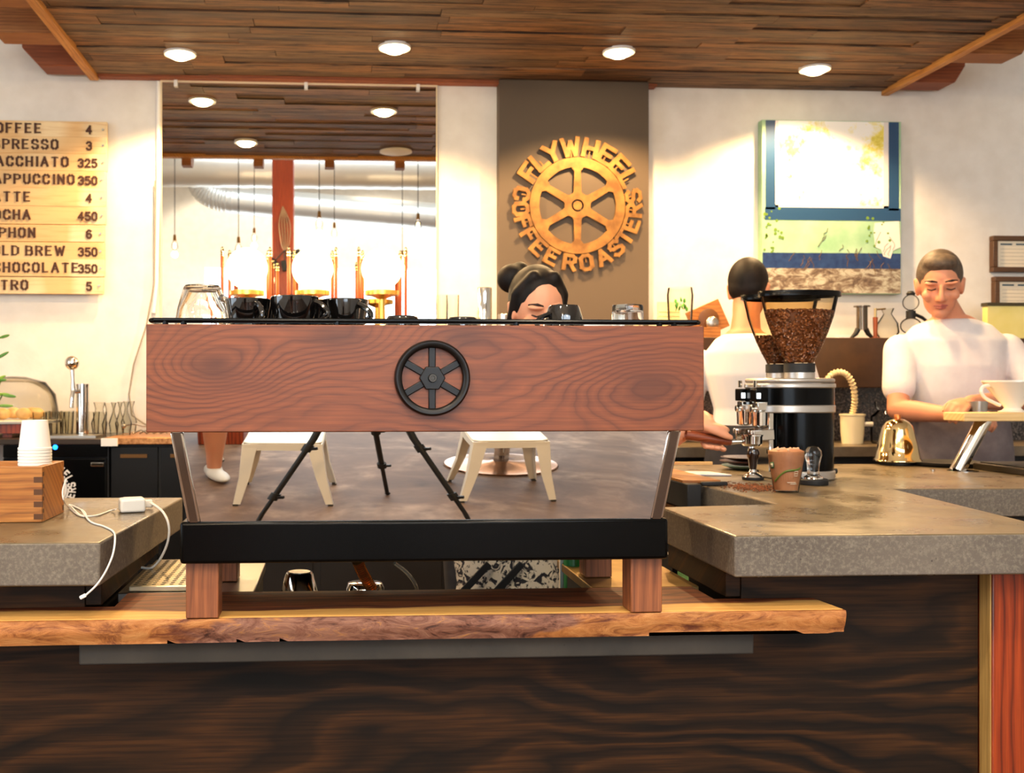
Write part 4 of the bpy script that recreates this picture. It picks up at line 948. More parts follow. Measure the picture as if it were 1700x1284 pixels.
tag(MB().prism([(1.02, 2.98), (1.16, 2.95), (1.13, 3.06), (1.04, 3.07)], ZT+.0006, ZT+.006).build('folded_cloth', vmat('cloth', (206,210,220), (224,226,232), 30, .9), bev=.002), 'folded pale cloth behind the tamper on the right counter', 'cloth')
tag(MB().box(P(1112,766,3.02).x, P(1182,766,3.02).x, 3.015, 3.027, ZT+.030, ZT+.038).box(.955,1.0,3.015,3.027,ZT+.0126,ZT+.030).build('wooden_stick', M_pine), 'pale wooden stir stick lying across the dark tray', 'stick')
# green-lined crate below the counter's inner edge
t = thing('storage_crate', 'dark crate with green lining under the inner edge of the right counter', 'crate', (.86, 2.5, .72))
MB().box(.765, .955, 2.3, 2.75, .70, .712).box(.765,.777,2.3,2.75,.712,.86).box(.943,.955,2.3,2.75,.712,.86).box(.777,.943,2.738,2.75,.712,.86).box(.777,.943,2.3,2.312,.712,.80).build('box', M_blackm, t)
MB().box(.78,.94,2.315,2.735,.713,.79).build('lining', vmat('green_grass', (18,66,28),(40,110,48),90,.9), t)
tag(MB().box(.735,.965,2.24,2.90,.66,.6995).box(.735,.765,2.24,2.9,0,.66).box(.935,.965,2.24,2.9,0,.66).build('crate_stand', M_dark), 'dark stand carrying the green-lined crate', 'stand')
tag(MB().prism([(.965,2.26),(.989,2.26),(.968,3.38),(.945,3.38)], ZT-TH-.018, ZT-TH-.0005).build('counter_batten', M_acacia), 'orange wooden batten under the inner edge of the right counter', 'batten')
# bell-shaped gold kettle
b = PZ(1490, 772, ZT); q = b.y/FPX
t = thing('gold_kettle', 'shiny gold bell-shaped kettle on the right counter behind the iced drink', 'kettle', (b.x, b.y, ZT))
bb = b+Vector((0,0,.0006))
MB().lathe([(0,0),(27*q,0),(28*q,.002),(28*q,.010),(0,.010)], 32, bb).build('foot', M_blackm, t)
MB().lathe([(0,.010),(36*q,.010),(38.5*q,.013),(38*q,.018),(36*q,.022),(32*q,32*q),(25.5*q,60*q),(23*q,67*q),(18*q,73*q),(11*q,77.5*q),(0,79*q)], 48, bb).build('body', M_gold, t)
MB().lathe([(0,78*q),(5.5*q,78*q),(5.5*q,85*q),(5*q,86*q),(0,86*q)], 20, bb).build('knob', M_copper, t)
# pour-over stand with dripper
b = PZ(1588, 783, ZT); Ys = b.y; q = Ys/FPX
t = thing('pour_over_stand', 'pour-over stand with slanting chrome leg and pale wooden arm', 'stand', (b.x, Ys, ZT))
top = P(1631, 697, Ys)
MB().lathe([(0,0),(.045,0),(.045,.002),(0,.002)], 28, (b.x+.02, Ys, ZT+.0005)).build('floor_plate', M_chrome, t)
d = top-b; M_ = MB()
M_.cyl(b+Vector((.002,0,.002)), top+Vector((.006,0,0)), .0225, n=28).build('leg', M_chrome, t)
zt0, zt1 = P(1600, 699, Ys).z, P(1600, 685, Ys).z; xl_ = P(1583, 690, Ys).x
MB().prism([(xl_, Ys-.055), (xl_+.40, Ys-.055), (xl_+.40, Ys+.055), (xl_, Ys+.055)], zt0, zt1).build('arm', M_pine, t, bev=.003)
MB().cyl((b.x-.075,Ys+.005,ZT+.0005), (b.x-.075,Ys+.005,ZT+.006), .008, n=12).build('screw_cap', M_chrome, t)
c = P(1681, 683, Ys); c.z = zt1+.0005
t = thing('pour_over_dripper', 'white ceramic pour-over dripper with loop handle on the wooden stand', 'dripper', (c.x, c.y, c.z))
M_por = mat('white_porcelain', (240,232,216), .18, coat=.5)
MB().lathe([(.012,0),(.040,0),(.041,.003),(.030,.006),(.024,.012),(.0245,.016),(46*q,50*q),(47.5*q,52*q),(47.5*q,55*q),(45.5*q,55*q),(44*q,52*q),(.021,.018),(.012,.012),(.012,0)], 44, c).build('cone', M_por, t)
MB().tube(smooth_pts([c+Vector((-40*q,0,46*q)), c+Vector((-52*q,0,44*q)), c+Vector((-56*q,0,35*q)), c+Vector((-48*q,0,24*q)), c+Vector((-30*q,0,15*q)), c+Vector((-22*q,0,12*q))]), .0055, 10).build('handle', M_por, t)
# scales and trays at the right
b0 = PZ(1545, 774, ZT)
tag(MB().lathe([(0,.004),(.10,.004),(.115,.014),(.118,.014),(.116,.008),(.105,0),(0,0)], 36, (b0.x+.06, 3.30, ZT+.0005)).build('round_tray', M_blackm), 'round black tray at the back of the counter left of the pour-over stand', 'tray')
t = thing('brewing_scale', 'flat black metal-edged scale beside the pour-over stand', 'scale', (2.18, 3.02, ZT))
MB().box(2.03, 2.34, 2.86, 3.16, ZT+.0005, ZT+.022).build('body', mat('dark_metal', (70,62,50), .3, .8), t, bev=.003)
MB().box(2.045, 2.325, 2.875, 3.145, ZT+.022, ZT+.026).build('platform', M_blackm, t, bev=.001)
# ---------------------------------------------------------------- back bar along the wall
LZ = 1.468; X0B = -.62
t = thing('back_bar_ledge', 'dark brown raised ledge along the back wall carrying brewing gear', 'ledge', (1.6, 4.62, 1.02))
MB().box(X0B, XP0-.002, 4.44, 4.798, 1.245, LZ).box(XP0-.002, XP1+.002, 4.44, 4.798, 1.245, LZ).box(XP1+.002, 4.2, 4.44, YW-.002, 1.245, LZ).build('ledge_box', vmat('brown_lacquer', (58,38,22), (84,56,32), 5, .3), t, bev=.003)
k = NT('granite'); v = k.coords(); n = k.noise(v, 90, 3, .7); k.l(k.ramp(n, [(.36, rgb((26,22,22))), (.5, rgb((62,54,50))), (.62, rgb((116,102,94)))]), k.b.inputs['Base Color']); k.b.inputs['Roughness'].default_value = .25
MB().box(X0B, 4.2, 4.60, 4.64, 1.0, 1.2445).build('backsplash', k.m, t)
t = thing('back_counter', 'dark back counter below the granite splash, right', 'counter', (1.8, 4.45, 0))
MB().box(X0B, 4.2, 4.16, 4.80, .955, .9995).build('worktop', vmat('grey_brown_top', (92,80,64), (118,104,84), 12, .35), t, bev=.003)
MB().box(X0B, 4.2, 4.22, 4.79, 0, .9545).build('cabinet_body', M_dark, t)
for i in range(9):
    x = X0B+.02+i*.53; f = MB().box(x, x+.50, 4.205, 4.2195, .10, .93).build('door', vmat('dark_door', (13,11,10), (19,16,14), 7, .45), t, bev=.002)
    MB().box(x+.08, x+.42, 4.196, 4.2045, .865, .880).build('handle', mat('brass_pull', (110,76,36), .35, .7), f, bev=.002)
# left back counter with fridge
XBL0, XBL1, YF_ = -2.2, X0B-.004, 4.30
ZB2 = P(240, 727, YF_).z
xsp = P(172, 735, YF_).x
tag(MB().box(xsp, XBL1, YF_, YW-.002, ZB2-.028, ZB2).build('copper_worktop', vmat('hammered_copper', (150,96,52), (210,150,92), 60, .35, .6, bump=.3), bev=.003), 'hammered copper worktop beside the machine, right of the beer tap', 'worktop')
tag(MB().box(XBL0, xsp-.001, YF_, YW-.002, ZB2-.028, ZB2-.004).build('steel_worktop', mat('dark_steel_top', (66,56,48), .3, .6), bev=.003), 'dark steel worktop under the beer tap and drinking glasses', 'worktop')
t = thing('base_cabinet', 'black two-door cabinet under the copper worktop, right of the fridge', 'cabinet', (-.9, 4.6, 0))
MB().box(P(183,0,YF_).x, XBL1, YF_+.05, YW-.002, 0, ZB2-.029).build('cabinet_body', M_dark, t)
for a, b_ in ((184, 262), (267, 330)):
    xa, xb = P(a,0,YF_+.03).x, min(P(b_,0,YF_+.03).x, XBL1)
    d_ = MB().box(xa, xb, YF_+.03, YF_+.0495, .10, ZB2-.04).build('door', mat('black_door', (11,10,9), .4, spec=.3), t, bev=.002)
    MB().box(xa+.04, xa+.15, YF_+.024, YF_+.0295, ZB2-.085, ZB2-.070).build('recessed_pull', mat('bronze_pull', (112,76,38), .4, .7), d_)
fr_ = thing('undercounter_fridge', 'black undercounter fridge with blue indicator light and round white logo', 'fridge', (-1.3, 4.6, 0))
xf0, xf1 = P(2,0,YF_).x, P(178,0,YF_).x
MB().box(xf0, xf1, YF_+.03, YW-.01, .02, ZB2-.03).build('body', M_dark, fr_)
dr = MB().box(xf0+.005, xf1-.005, YF_+.004, YF_+.0295, .10, ZB2-.085).build('door', M_black, fr_, bev=.004)
MB().box(xf0+.005, xf1-.005, YF_+.006, YF_+.0295, ZB2-.080, ZB2-.032).build('control_strip', M_black, fr_, bev=.002)
h0 = P(152, 772, YF_); MB().box(h0.x, P(173,772,YF_).x, YF_-.014, YF_+.0035, h0.z-.006, h0.z+.010).build('handle', M_chrome, dr, bev=.002)
bl = P(91, 743, YF_); MB().lathe([(0,0),(.010,0),(.009,.004),(0,.005)], 16, (bl.x, YF_+.006, bl.z), (0,-1,0)).build('indicator_light', mat('blue_led', (30,140,255), .3, emit=(20,130,255), es=6), fr_)
# partial round logo in white on the fridge door (letters on a ring)
lc = P(83, 812, YF_); lq = YF_/FPX; mb = MB()
def logo_letter(ch, adeg, r0, h, up):
    a_ = radians(adeg); rad = Vector((cos(a_),0,sin(a_))); tan_ = Vector((sin(a_),0,-cos(a_))); hw = WID[ch]/2
    if up: f = lambda u, v, d: lc+rad*(r0+v*h)+tan_*((u-hw)*h*.8)+Vector((0, .0035-d, 0))
    else: f = lambda u, v, d: lc+rad*(r0+(1-v)*h)-tan_*((u-hw)*h*.8)+Vector((0, .0035-d, 0))
    glyph(mb, ch, f, .24, .001, 0, 1)
for ch, a_ in zip('FLYWHEEL', (146, 131, 116, 97, 77, 60, 44, 28)): logo_letter(ch, a_, 29*lq, 11*lq, True)
for ch, a_ in zip('COFFEEROASTERS', (169, 184, 198, 212, 227, 243, 262, 279, 297, 313, 327, 341, 356, 370)): logo_letter(ch, a_, 29*lq, 11*lq, False)
wheel_rim(mb, Vector((lc.x,0,lc.z)), YF_+.0025, YF_+.0038, 27*lq, 22*lq, 48)
for k_ in range(6):
    a_ = pi/2+k_*pi/3; d_ = Vector((cos(a_),0,sin(a_))); mb.bar(Vector((lc.x,YF_+.003,lc.z))+d_*5*lq, Vector((lc.x,YF_+.003,lc.z))+d_*23*lq, 3.6*lq, .001, (0,1,0))
mb.build('logo', M_white, dr, smooth=False)
# beer tap
bt = P(137, 725, 4.55); bt.z = ZB2-.004; q = 4.55/FPX
t = thing('beer_tap', 'chrome beer tap tower with ball handle on the left back counter', 'tap', (bt.x, 4.55, bt.z))
ztw = P(137, 641, 4.55).z
MB().cyl(bt, (bt.x, 4.55, ztw), 10*q, n=32).lathe([(0,0),(16*q,0),(16*q,.006),(0,.006)], 28, bt).lathe([(0,0),(10.5*q,0),(10.5*q,.008),(0,.010)], 28, (bt.x,4.55,ztw)).build('tower', M_chrome, t)
zf_ = P(127, 650, 4.55).z
MB().cyl((bt.x,4.55,zf_), (bt.x-9*q,4.49,zf_), .010, n=14).tube([(bt.x-9*q,4.49,zf_+.01),(bt.x-10*q,4.475,zf_-.03),(bt.x-10*q,4.47,zf_-.07)], .009, 12).build('faucet', M_chrome, t)
zb_ = P(124, 603, 4.5).z
MB().tube([(bt.x-9*q,4.49,zf_),(bt.x-10*q,4.49,zf_+.05),(bt.x-11*q,4.49,zb_-.02)], [.012,.007,.010], 12).ball((bt.x-11*q, 4.49, zb_), 11.5*q, n=24, m=16).build('handle', M_chrome, t)
MB().box(bt.x-.10, bt.x+.10, 4.36, 4.50, ZB2-.0035, ZB2+.006).build('drip_grate', M_steel, t)
# rows of glasses
def glass_mesh(h, r, flare=False):
    pr = [(0,0),(r*.8,0),(r*.82,.004),(r*.9,h*.5),(r,h),(r-.002,h),(r*.9-.002,h*.5),(r*.78,.008),(0,.008)] if not flare else [(0,0),(r*.8,0),(r*.85,.01),(r,h*.35),(r*.55,h*.68),(r*.5,h*.8),(r*.72,h),(r*.70,h),(r*.47,h*.8),(r*.52,h*.68),(r*.96,h*.35),(r*.8,.012),(0,.010)]
    return MB().lathe(pr, 24).build('water_glass' if not flare else 'glass_carafe', M_glass, None, keep=True)
g0 = glass_mesh(.105, .030); first = True
pos = [(66,4.52),(76,4.62),(84,4.48),(95,4.56),(104,4.66),(110,4.585),(118,4.62),(154,4.6),(166,4.53),(72,4.74),(92,4.76),(112,4.78)]
ordn = ['first','second','third','fourth','fifth','sixth','seventh','eighth','ninth','tenth','eleventh','twelfth']
for i, (px, Y) in enumerate(pos):
    c = g0 if i == 0 else g0.copy()
    if i: COL.objects.link(c)
    zc_ = ZB2-.0038 if P(px,0,Y).x < xsp-.02 else ZB2+.0002
    c.location = (P(px, 700, Y).x, Y, zc_)
    side = 'left' if px < 137 else 'right'; row = 'front' if Y < 4.55 else ('middle' if Y < 4.7 else 'back')
    n_ = sum(1 for (a_, b_) in pos if (('left' if a_ < 137 else 'right') == side and ('front' if b_ < 4.55 else ('middle' if b_ < 4.7 else 'back')) == row and a_ <= px))
    tag(c, f'clear drinking glass {side} of the beer tap, {ordn[n_-1]} from the left in the {row} row', 'glass', 'drinking glasses round the beer tap')
f0 = glass_mesh(.145, .036, True)
for i, (px, Y) in enumerate(((165,4.70),(183,4.52),(205,4.56),(194,4.70),(214,4.74))):
    c = f0 if i == 0 else f0.copy()
    if i: COL.objects.link(c)
    c.location = (P(px,700,Y).x, Y, ZB2+.0002 if P(px,0,Y).x > xsp-.02 else ZB2-.0038)
    tag(c, 'small waisted glass carafe right of the beer tap, '+('behind, leftmost','in front, nearest the tap','in front, nearest the machine','behind, second','behind, rightmost')[i], 'carafe', 'glass carafes by the beer tap')
sg = P(181, 730, 4.285); tag(MB().box(sg.x-.033, sg.x+.033, 4.286, 4.2985, ZB2-.034, ZB2-.002).build('small_sign', M_paper), 'small white card on the edge of the left back counter', 'sign')
mb = MB(); RND.seed(2)
wp = [P(x, y, 4.62) for x, y in ((205,708),(222,704),(240,708),(252,703),(262,709))]
for p in wp: p.z = max(p.z, ZB2+.012)
mb.tube(smooth_pts(wp), .004, 8); mb.ball(wp[0]-Vector((0,0,.0)), .011, n=10, m=8)
for k_ in range(5): x = wp[1].x+k_*.03; mb.tube([(x,4.60,ZB2+.004),(x+.03,4.63,ZB2+.018),(x+.06,4.6,ZB2+.006)], .003, 6)
tag(mb.build('wire_tongs', M_steel), 'tangle of metal tongs on the copper counter beside the machine', 'tongs')
# cloche, wooden shelf and plant at the far left
zsh = P(20, 703, 4.5).z
sh = MB().box(-2.2, P(36,0,4.42).x, 4.42, 4.80, zsh-.04, zsh).box(-2.15,-2.1,4.45,4.78,ZB2-.0035,zsh-.04).box(P(20,0,4.45).x-.04, P(20,0,4.45).x, 4.45, 4.78, ZB2-.0035, zsh-.04).build('wooden_riser', M_fir)
tag(sh, 'reddish wooden riser on the left back counter', 'riser')
q = 4.6/FPX; cxl = P(22, 700, 4.6).x
t = thing('glass_cloche', 'wide glass cake dome on the wooden riser at the left edge', 'cake dome', (cxl, 4.6, zsh))
MB().lathe([(70*q,0),(71*q,.02),(66*q,.11),(50*q,.165),(20*q,.188),(0,.19),(0,.187),(20*q,.185),(49*q,.162),(64.5*q,.11),(69.5*q,.02),(70*q,0)], 40, (cxl,4.6,zsh+.013)).build('dome', M_glass, t)
MB().lathe([(0,0),(74*q,0),(76*q,.010),(74*q,.0125),(0,.0125)], 40, (cxl,4.6,zsh+.0002)).build('plate', M_por, t)
mb = MB()
for i in range(7):
    a_ = i*.9; mb.ball((cxl+.10*cos(a_), 4.6+.08*sin(a_), zsh+.04), .034, (1,1,.75), 14, 10)
o = mb.build('buns', vmat('bun_crust', (196,150,92), (226,190,130), 20, .6)); tag(o, 'pale pastries under the glass cake dome', 'pastries', None, 'stuff')
RND.seed(8); pxl = P(-34, 600, 3.9).x
PLZ = .9
ps = MB().box(pxl-.09, pxl+.09, 3.81, 3.99, .86, .8998).cyl((pxl,3.9,0),(pxl,3.9,.86),.03,n=16).lathe([(0,0),(.12,0),(.12,.012),(0,.012)],24,(pxl,3.9,0)).build('plant_stand', M_fir); tag(ps, 'narrow wooden stand under the potted plant, outside the left edge', 'stand')
t = thing('potted_plant', 'green leafy plant reaching into the left edge of the photo', 'plant', (pxl, 3.9, PLZ))
MB().lathe([(0,0),(.05,0),(.065,.11),(.068,.11),(.068,.125),(.06,.125),(.055,.10),(0,.10)], 24, (pxl,3.9,PLZ)).build('pot', mat('clay_pot', (150,90,60), .8), t)
st, lf = MB(), MB()
for i in range(13):
    a_ = RND.uniform(-1.2, 1.4); ex = RND.uniform(.02,.10); H2 = RND.uniform(.22,.46)
    tip = Vector((pxl+ex*cos(a_)*1.0, 3.9+ex*sin(a_), PLZ+.10+H2)); st.tube([(pxl,3.9,PLZ+.09), (pxl+ex*.3*cos(a_),3.9+ex*.3*sin(a_),PLZ+.1+H2*.5), tip], .0025, 6)
    for j in range(4):
        p = Vector((pxl,3.9,PLZ+.1)).lerp(tip, .45+j*.18); d_ = Vector((RND.uniform(-1,1), RND.uniform(-1,1), RND.uniform(-.2,.8))).normalized()
        lf.ball(p+d_*.025, .028, (.22,.10,1), 8, 8, Vector(d_).to_track_quat('Z','X').to_matrix())
st.build('stem', mat('stem_green', (90,110,50), .6), t); lf.build('leaf', vmat('leaf_green', (74,130,40), (140,180,70), 20, .5), t)['kind'] = 'stuff'
# ---------------------------------------------------------------- things on the back ledge
YLd = 4.56
def led(px, Y=YLd): return Vector((P(px, 556, Y).x, Y, LZ+.0004))
# siphon brewers: glowing globes among copper rods with gold finials, in front of the mirror
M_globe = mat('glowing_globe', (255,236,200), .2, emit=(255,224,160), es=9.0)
M_rod = mat('copper_rod', (170,74,30), .35, .4)
YSi = 4.62; q = YSi/FPX
for i, (px, lb) in enumerate(((410,'leftmost of three'),(519,'middle one'),(634,'rightmost, standing on a gold stem'))):
    b = led(px, YSi); t = thing('siphon_burner', 'glowing siphon globe ringed by copper rods, '+lb, 'coffee siphon', tuple(b), 'siphon burners before the mirror')
    zc_ = P(px, 446, YSi).z; zg = P(px, 490, YSi).z
    MB().lathe([(0,0),(.05,0),(.05,.008),(.018,.014),(.014,zg-b.z-.02),(.05,zg-b.z-.006),(.078,zg-b.z-.002),(.078,zg-b.z+.018),(.04,zg-b.z+.024),(0,zg-b.z+.024)], 32, b).build('gold_stand', mat('bright_gold', (232,190,92), .25, .8), t)
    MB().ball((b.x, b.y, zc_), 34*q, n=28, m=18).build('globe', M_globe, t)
    for k_, (dx, dy) in enumerate(((-.105,-.04),(.105,-.04),(-.085,.075),(.088,.075))):
        hh = (zc_-b.z)+.05-(0 if dy < 0 else .0)
        MB().cyl((b.x+dx,b.y+dy,b.z), (b.x+dx,b.y+dy,b.z+hh), .0075, n=12).build('rod', M_rod, t)
        MB().lathe([(0,0),(.008,0),(.0095,.006),(.007,.012),(.0095,.02),(.006,.03),(.007,.036),(0,.044)], 14, (b.x+dx,b.y+dy,b.z+hh)).build('finial', M_gold, t)
    MB().lathe([(.128,-.004),(.132,0),(.128,.004),(.124,0),(.128,-.004)], 32, (b.x,b.y,b.z+.05)).build('ring', M_gold, t)
    point('siphon_lamp', (b.x, b.y-.13, zc_), 2.2, (1,.74,.4), .03)
# steel canister, small can, glasses between mirror and pillar
b = led(804, 4.60); q = 4.6/FPX
o = MB().lathe([(0,0),(12.5*q,0),(12.5*q,P(804,478,4.6).z-b.z-.004),(12*q,P(804,478,4.6).z-b.z),(0,P(804,478,4.6).z-b.z)], 32, b).build('steel_canister', M_chrome); tag(o, 'tall shiny steel canister on the ledge left of the woman', 'canister')
b = led(836, 4.52); o = MB().lathe([(0,0),(.025,0),(.025,.10),(.022,.104),(0,.104)], 24, b).build('small_can', M_steel); tag(o, 'short steel can on the ledge beside the tall canister', 'can')
for i, px in enumerate((733, 752)):
    b = led(px, 4.66); o = MB().lathe([(0,0),(.026,0),(.028,.2),(.026,.2),(.024,.006),(0,.006)], 24, b).build('glass_cylinder', M_glass); tag(o, 'slim clear glass cylinder on the ledge below the mirror edge, '+('left one','right one')[i], 'glass', 'glass cylinders on the ledge')
# mint glass, pad, wooden cone holder
b = led(1129, 4.55); q = 4.55/FPX; hg = P(1129,478,4.55).z-b.z
t = thing('mint_glass', 'glass pitcher with mint leaves on the ledge right of the pillar', 'pitcher', tuple(b))
MB().lathe([(0,0),(17*q,0),(18.5*q,.01),(22*q,hg*.85),(20*q,hg),(19.4*q,hg),(21.3*q,hg*.85),(17.6*q,.014),(0,.010)], 32, b).build('pitcher', M_glass, t)
RND.seed(4); mb = MB()
for _ in range(16):
    d_ = Vector((RND.uniform(-1,1), RND.uniform(-1,1), RND.uniform(-.3,1))).normalized(); mb.ball(b+Vector((RND.uniform(-.03,.03), RND.uniform(-.025,.025), hg*.66+RND.uniform(-.02,.03))), .013, (.9,.5,.14), 8, 6, d_.to_track_quat('Z','X').to_matrix())
mb.build('mint_leaf', mat('mint', (70,150,40), .5), t)['kind'] = 'stuff'
b = led(1108, 4.70); o = MB().box(b.x-.045,b.x+.06,4.70,4.712,b.z,P(0,496,4.70).z).build('lined_card', vmat('lined_paper', (240,222,160), (248,234,184), 4, .7)); tag(o, 'pale yellow lined card behind the mint pitcher', 'card')
mb = MB()
for k_ in range(6): mb.box(b.x-.04, b.x+.055, 4.6985, 4.6998, b.z+.03+k_*.02, b.z+.0315+k_*.02)
mb.build('ruled_lines', mat('rule', (196,170,110), .7), o, smooth=False)
b = led(1178, 4.66); q = 4.66/FPX
t = thing('wooden_wall_plaque', 'tilted square of golden wood with a round steel scoop, leaning on the wall', 'plaque', tuple(b))
Mr = Matrix.Translation((P(1178,530,4.72).x, 4.74, P(1178,530,4.72).z)) @ Matrix.Rotation(radians(-24), 4, 'Y')
MB().box(-.085,.085,0,.016,-.07,.07, Mr).build('board', M_acacia, t, bev=.002)
MB().lathe([(0,0),(.045,0),(.050,.004),(.045,.006),(0,.006)], 28, Mr @ Vector((0,-.006,.0)), (0,-1,0)).build('dark_disc', mat('dark_disc', (96,60,28), .4), t)
MB().ball(Mr @ Vector((.004,-.02,-.022)), .032, (1,.5,1), 20, 14).build('scoop', M_steel, t)
MB().box(b.x-.05,b.x+.07,4.705,4.73,b.z,b.z+.06).build('foot', M_acacia, t)
# steel press, amber pour-over, glass siphon, pad
b = led(1431, 4.56); q = 4.56/FPX; t = thing('plunger_brewer', 'steel plunger coffee brewer on flared feet on the ledge right of the hopper', 'brewer', tuple(b))
hz_ = P(1431,508,4.56).z-b.z
MB().lathe([(0,.042),(9*q,.042),(9*q,hz_-.008),(13.5*q,hz_-.006),(13.5*q,hz_),(0,hz_)], 28, b).build('tube', mat('smoky_steel', (110,98,84), .2, 1), t)
for s_ in (-1,1): MB().tube([b+Vector((s_*7*q,0,.045)), b+Vector((s_*11*q,0,.024)), b+Vector((s_*19*q,0,.004))], [.012,.011,.006], 10).build('foot', M_blackm, t)
b = led(1463, 4.56); t = thing('glass_pour_over', 'glass pour-over brewer with amber neck grip on the ledge', 'brewer', tuple(b))
MB().lathe([(0,0),(.035,0),(.05,.03),(.045,.07),(.018,.115),(.028,.14),(.026,.14),(.016,.115),(.043,.07),(.047,.03),(.034,.004),(0,.004)], 28, b+Vector((.03,0,0))).build('glass_body', M_glass, t)
MB().cyl(b+Vector((-.028,0,0)), b+Vector((-.028,0,.008)), .02, n=14).cyl(b+Vector((-.028,0,.008)), b+Vector((-.028,0,.10)), .009, .011, 14).build('wooden_grip', cwood('amber_wood', ((80,30,8),(150,66,22),(176,90,36)), U='Z', V='X', rough=.3), t)
MB().cyl(b+Vector((-.028,0,.10)), b+Vector((-.028,0,.142)), .006, n=10).cyl(b+Vector((-.028,0,.135)), b+Vector((.02,0,.139)), .004, n=8).build('brass_arm', M_gold, t)
b = led(1512, 4.58); t = thing('glass_siphon', 'round glass siphon with dark collar behind the man at the right', 'coffee siphon', tuple(b))
MB().ball(b+Vector((.0,0,.062)), .046, (1,1,.85), 20, 14).ball(b+Vector((0,0,.17)), .036, (1,1,1.05), 20, 14).build('globe', M_glass, t)
MB().cyl(b+Vector((0,0,.098)), b+Vector((0,0,.132)), .021, n=18).lathe([(0,.205),(.018,.205),(.02,.212),(.012,.222),(0,.224)], 18, b).lathe([(0,0),(.045,0),(.045,.006),(.02,.012),(.02,.026),(0,.026)], 20, b).build('collar', M_blackm, t)
MB().tube([b+Vector((.02,0,.115)), b+Vector((.055,0,.10)), b+Vector((.075,0,.085)), b+Vector((.078,0,.03))], .008, 10).build('handle', M_blackm, t)
b = led(1668, 4.66); o = MB().box(b.x-.09,b.x+.10,4.65,4.69,b.z,P(0,500,4.65).z).build('yellow_box', vmat('yellow_card', (230,214,120), (240,226,150), 5, .6)); tag(o, 'pale yellow box on the ledge behind the man', 'box')
MB().box(b.x-.095,b.x+.105,4.646,4.694,P(0,500,4.65).z,P(0,494,4.65).z).build('dark_lid', mat('olive_dark', (62,54,30), .5), o)
b = led(1400, 4.6); o = MB().box(b.x-.03,b.x+.03,4.58,4.62,b.z,b.z+.02).build('folded_napkin', M_paper); tag(o, 'small folded white napkin on the ledge by the plunger brewer', 'napkin')
# ---------------------------------------------------------------- on the back counter, right
ZBC = .9997
b = P(1415, 700, 4.36); t = thing('white_jug', 'white plastic jug with a coiled hose on the back counter', 'jug', (b.x, 4.36, ZBC))
zt2 = P(0,690,4.36).z
MB().lathe([(0,0),(.045,0),(.045,.004),(.05,.05),(.052,zt2-ZBC-.01),(.056,zt2-ZBC-.006),(.056,zt2-ZBC),(0,zt2-ZBC)], 20, (b.x,4.36,ZBC), (0,0,1), 1, .8).build('body', mat('milky_plastic', (236,226,190), .4), t)
MB().cyl((b.x+.05,4.36,zt2-.045), (b.x+.09,4.36,zt2-.045), .010, n=12).build('tap', M_white, t)
hose = smooth_pts([P(1372,632,4.30), P(1382,621,4.30), P(1396,618,4.30), P(1408,625,4.30), P(1416,640,4.31), P(1419,660,4.33), P(1418,676,4.35), Vector((b.x,4.36,zt2))], 9)
st_ = [.0115+.0035*sin(i*2.2) for i in range(len(hose))]
MB().tube(hose, st_, 12).build('coiled_hose', mat('cream_hose', (226,206,160), .45), t)
MB().tube([P(1372,632,4.30), (P(1372,632,4.30).x, 4.40, 1.262), (P(1372,632,4.30).x, 4.438, 1.262)], .008, 8).build('wall_fitting', M_white, t)
for i, (px, Y, hh, r, lb) in enumerate(((1474,4.36,.17,.070,'squat glass jar with glass lid on the back counter behind the kettle'),(1525,4.34,.15,.045,'glass carafe with ball stopper on the back counter beside the jar'))):
    x = P(px,0,Y).x; t = thing('glass_jar', lb, 'jar', (x, Y, ZBC))
    MB().lathe([(0,0),(r*.9,0),(r,.01),(r,hh*.7),(r*.6,hh*.86),(r*.58,hh*.86),(r*.96,hh*.69),(r*.96,.014),(0,.010)], 30, (x,Y,ZBC)).build('body', M_glass, t)
    if i == 0: MB().lathe([(0,0),(r*.62,0),(r*.75,.01),(r*.78,.035),(r*.7,.035),(0,.03)], 28, (x,Y,ZBC+hh*.875)).build('lid', M_glass, t)
    else: MB().cyl((x,Y,ZBC+hh*.86),(x,Y,ZBC+hh*1.2),.008,n=12).ball((x,Y,ZBC+hh*1.32),.022,n=16,m=12).build('stopper', M_glass, t)
# ---------------------------------------------------------------- in the gap behind the slab
for i, (px, lb) in enumerate(((497,'plain upturned steel pitcher under the machine, left of the copper hose'),)):
    b = P(px, 985, 2.12); b.z = .7755; q = 2.12/FPX; h_ = P(px,950,2.12).z-.7755
    t = thing('steel_pitcher', lb, 'pitcher', tuple(b)); MB().lathe([(0,h_),(21*q,h_),(23*q,h_-.003),(36*q,.03),(37*q,.0),(34*q,.0),(22*q,h_-.006)], 36, b).build('body', M_chrome, t); MB().lathe([(0,h_+.0005),(18*q,h_+.0005),(18*q,h_+.0012),(0,h_+.0012)], 28, b).build('base_disc', M_steel, t)
b = P(606, 985, 2.14); b.z = .7755; h_ = P(606,966,2.14).z-.7755
t = thing('water_filter_cap', 'rounded chrome cap under the machine with the copper hose rising from it', 'cap', tuple(b))
MB().lathe([(0,0),(.036,0),(.039,h_*.4),(.0405,h_-.012),(.036,h_-.002),(.028,h_),(0,h_)], 36, b).build('body', M_chrome, t)
hp_ = smooth_pts([P(617,978,2.10), P(608,962,2.08), P(600,948,2.07), P(594,932,2.06)], 24)
o = MB().tube(hp_, [.0088+.0034*(1 if (i//2) % 2 else -.6) for i in range(len(hp_))], 12).build('braided_hose', mat('bright_copper', (226,156,82), .25, .9)); tag(o, 'ribbed copper hose running up under the machine', 'hose')
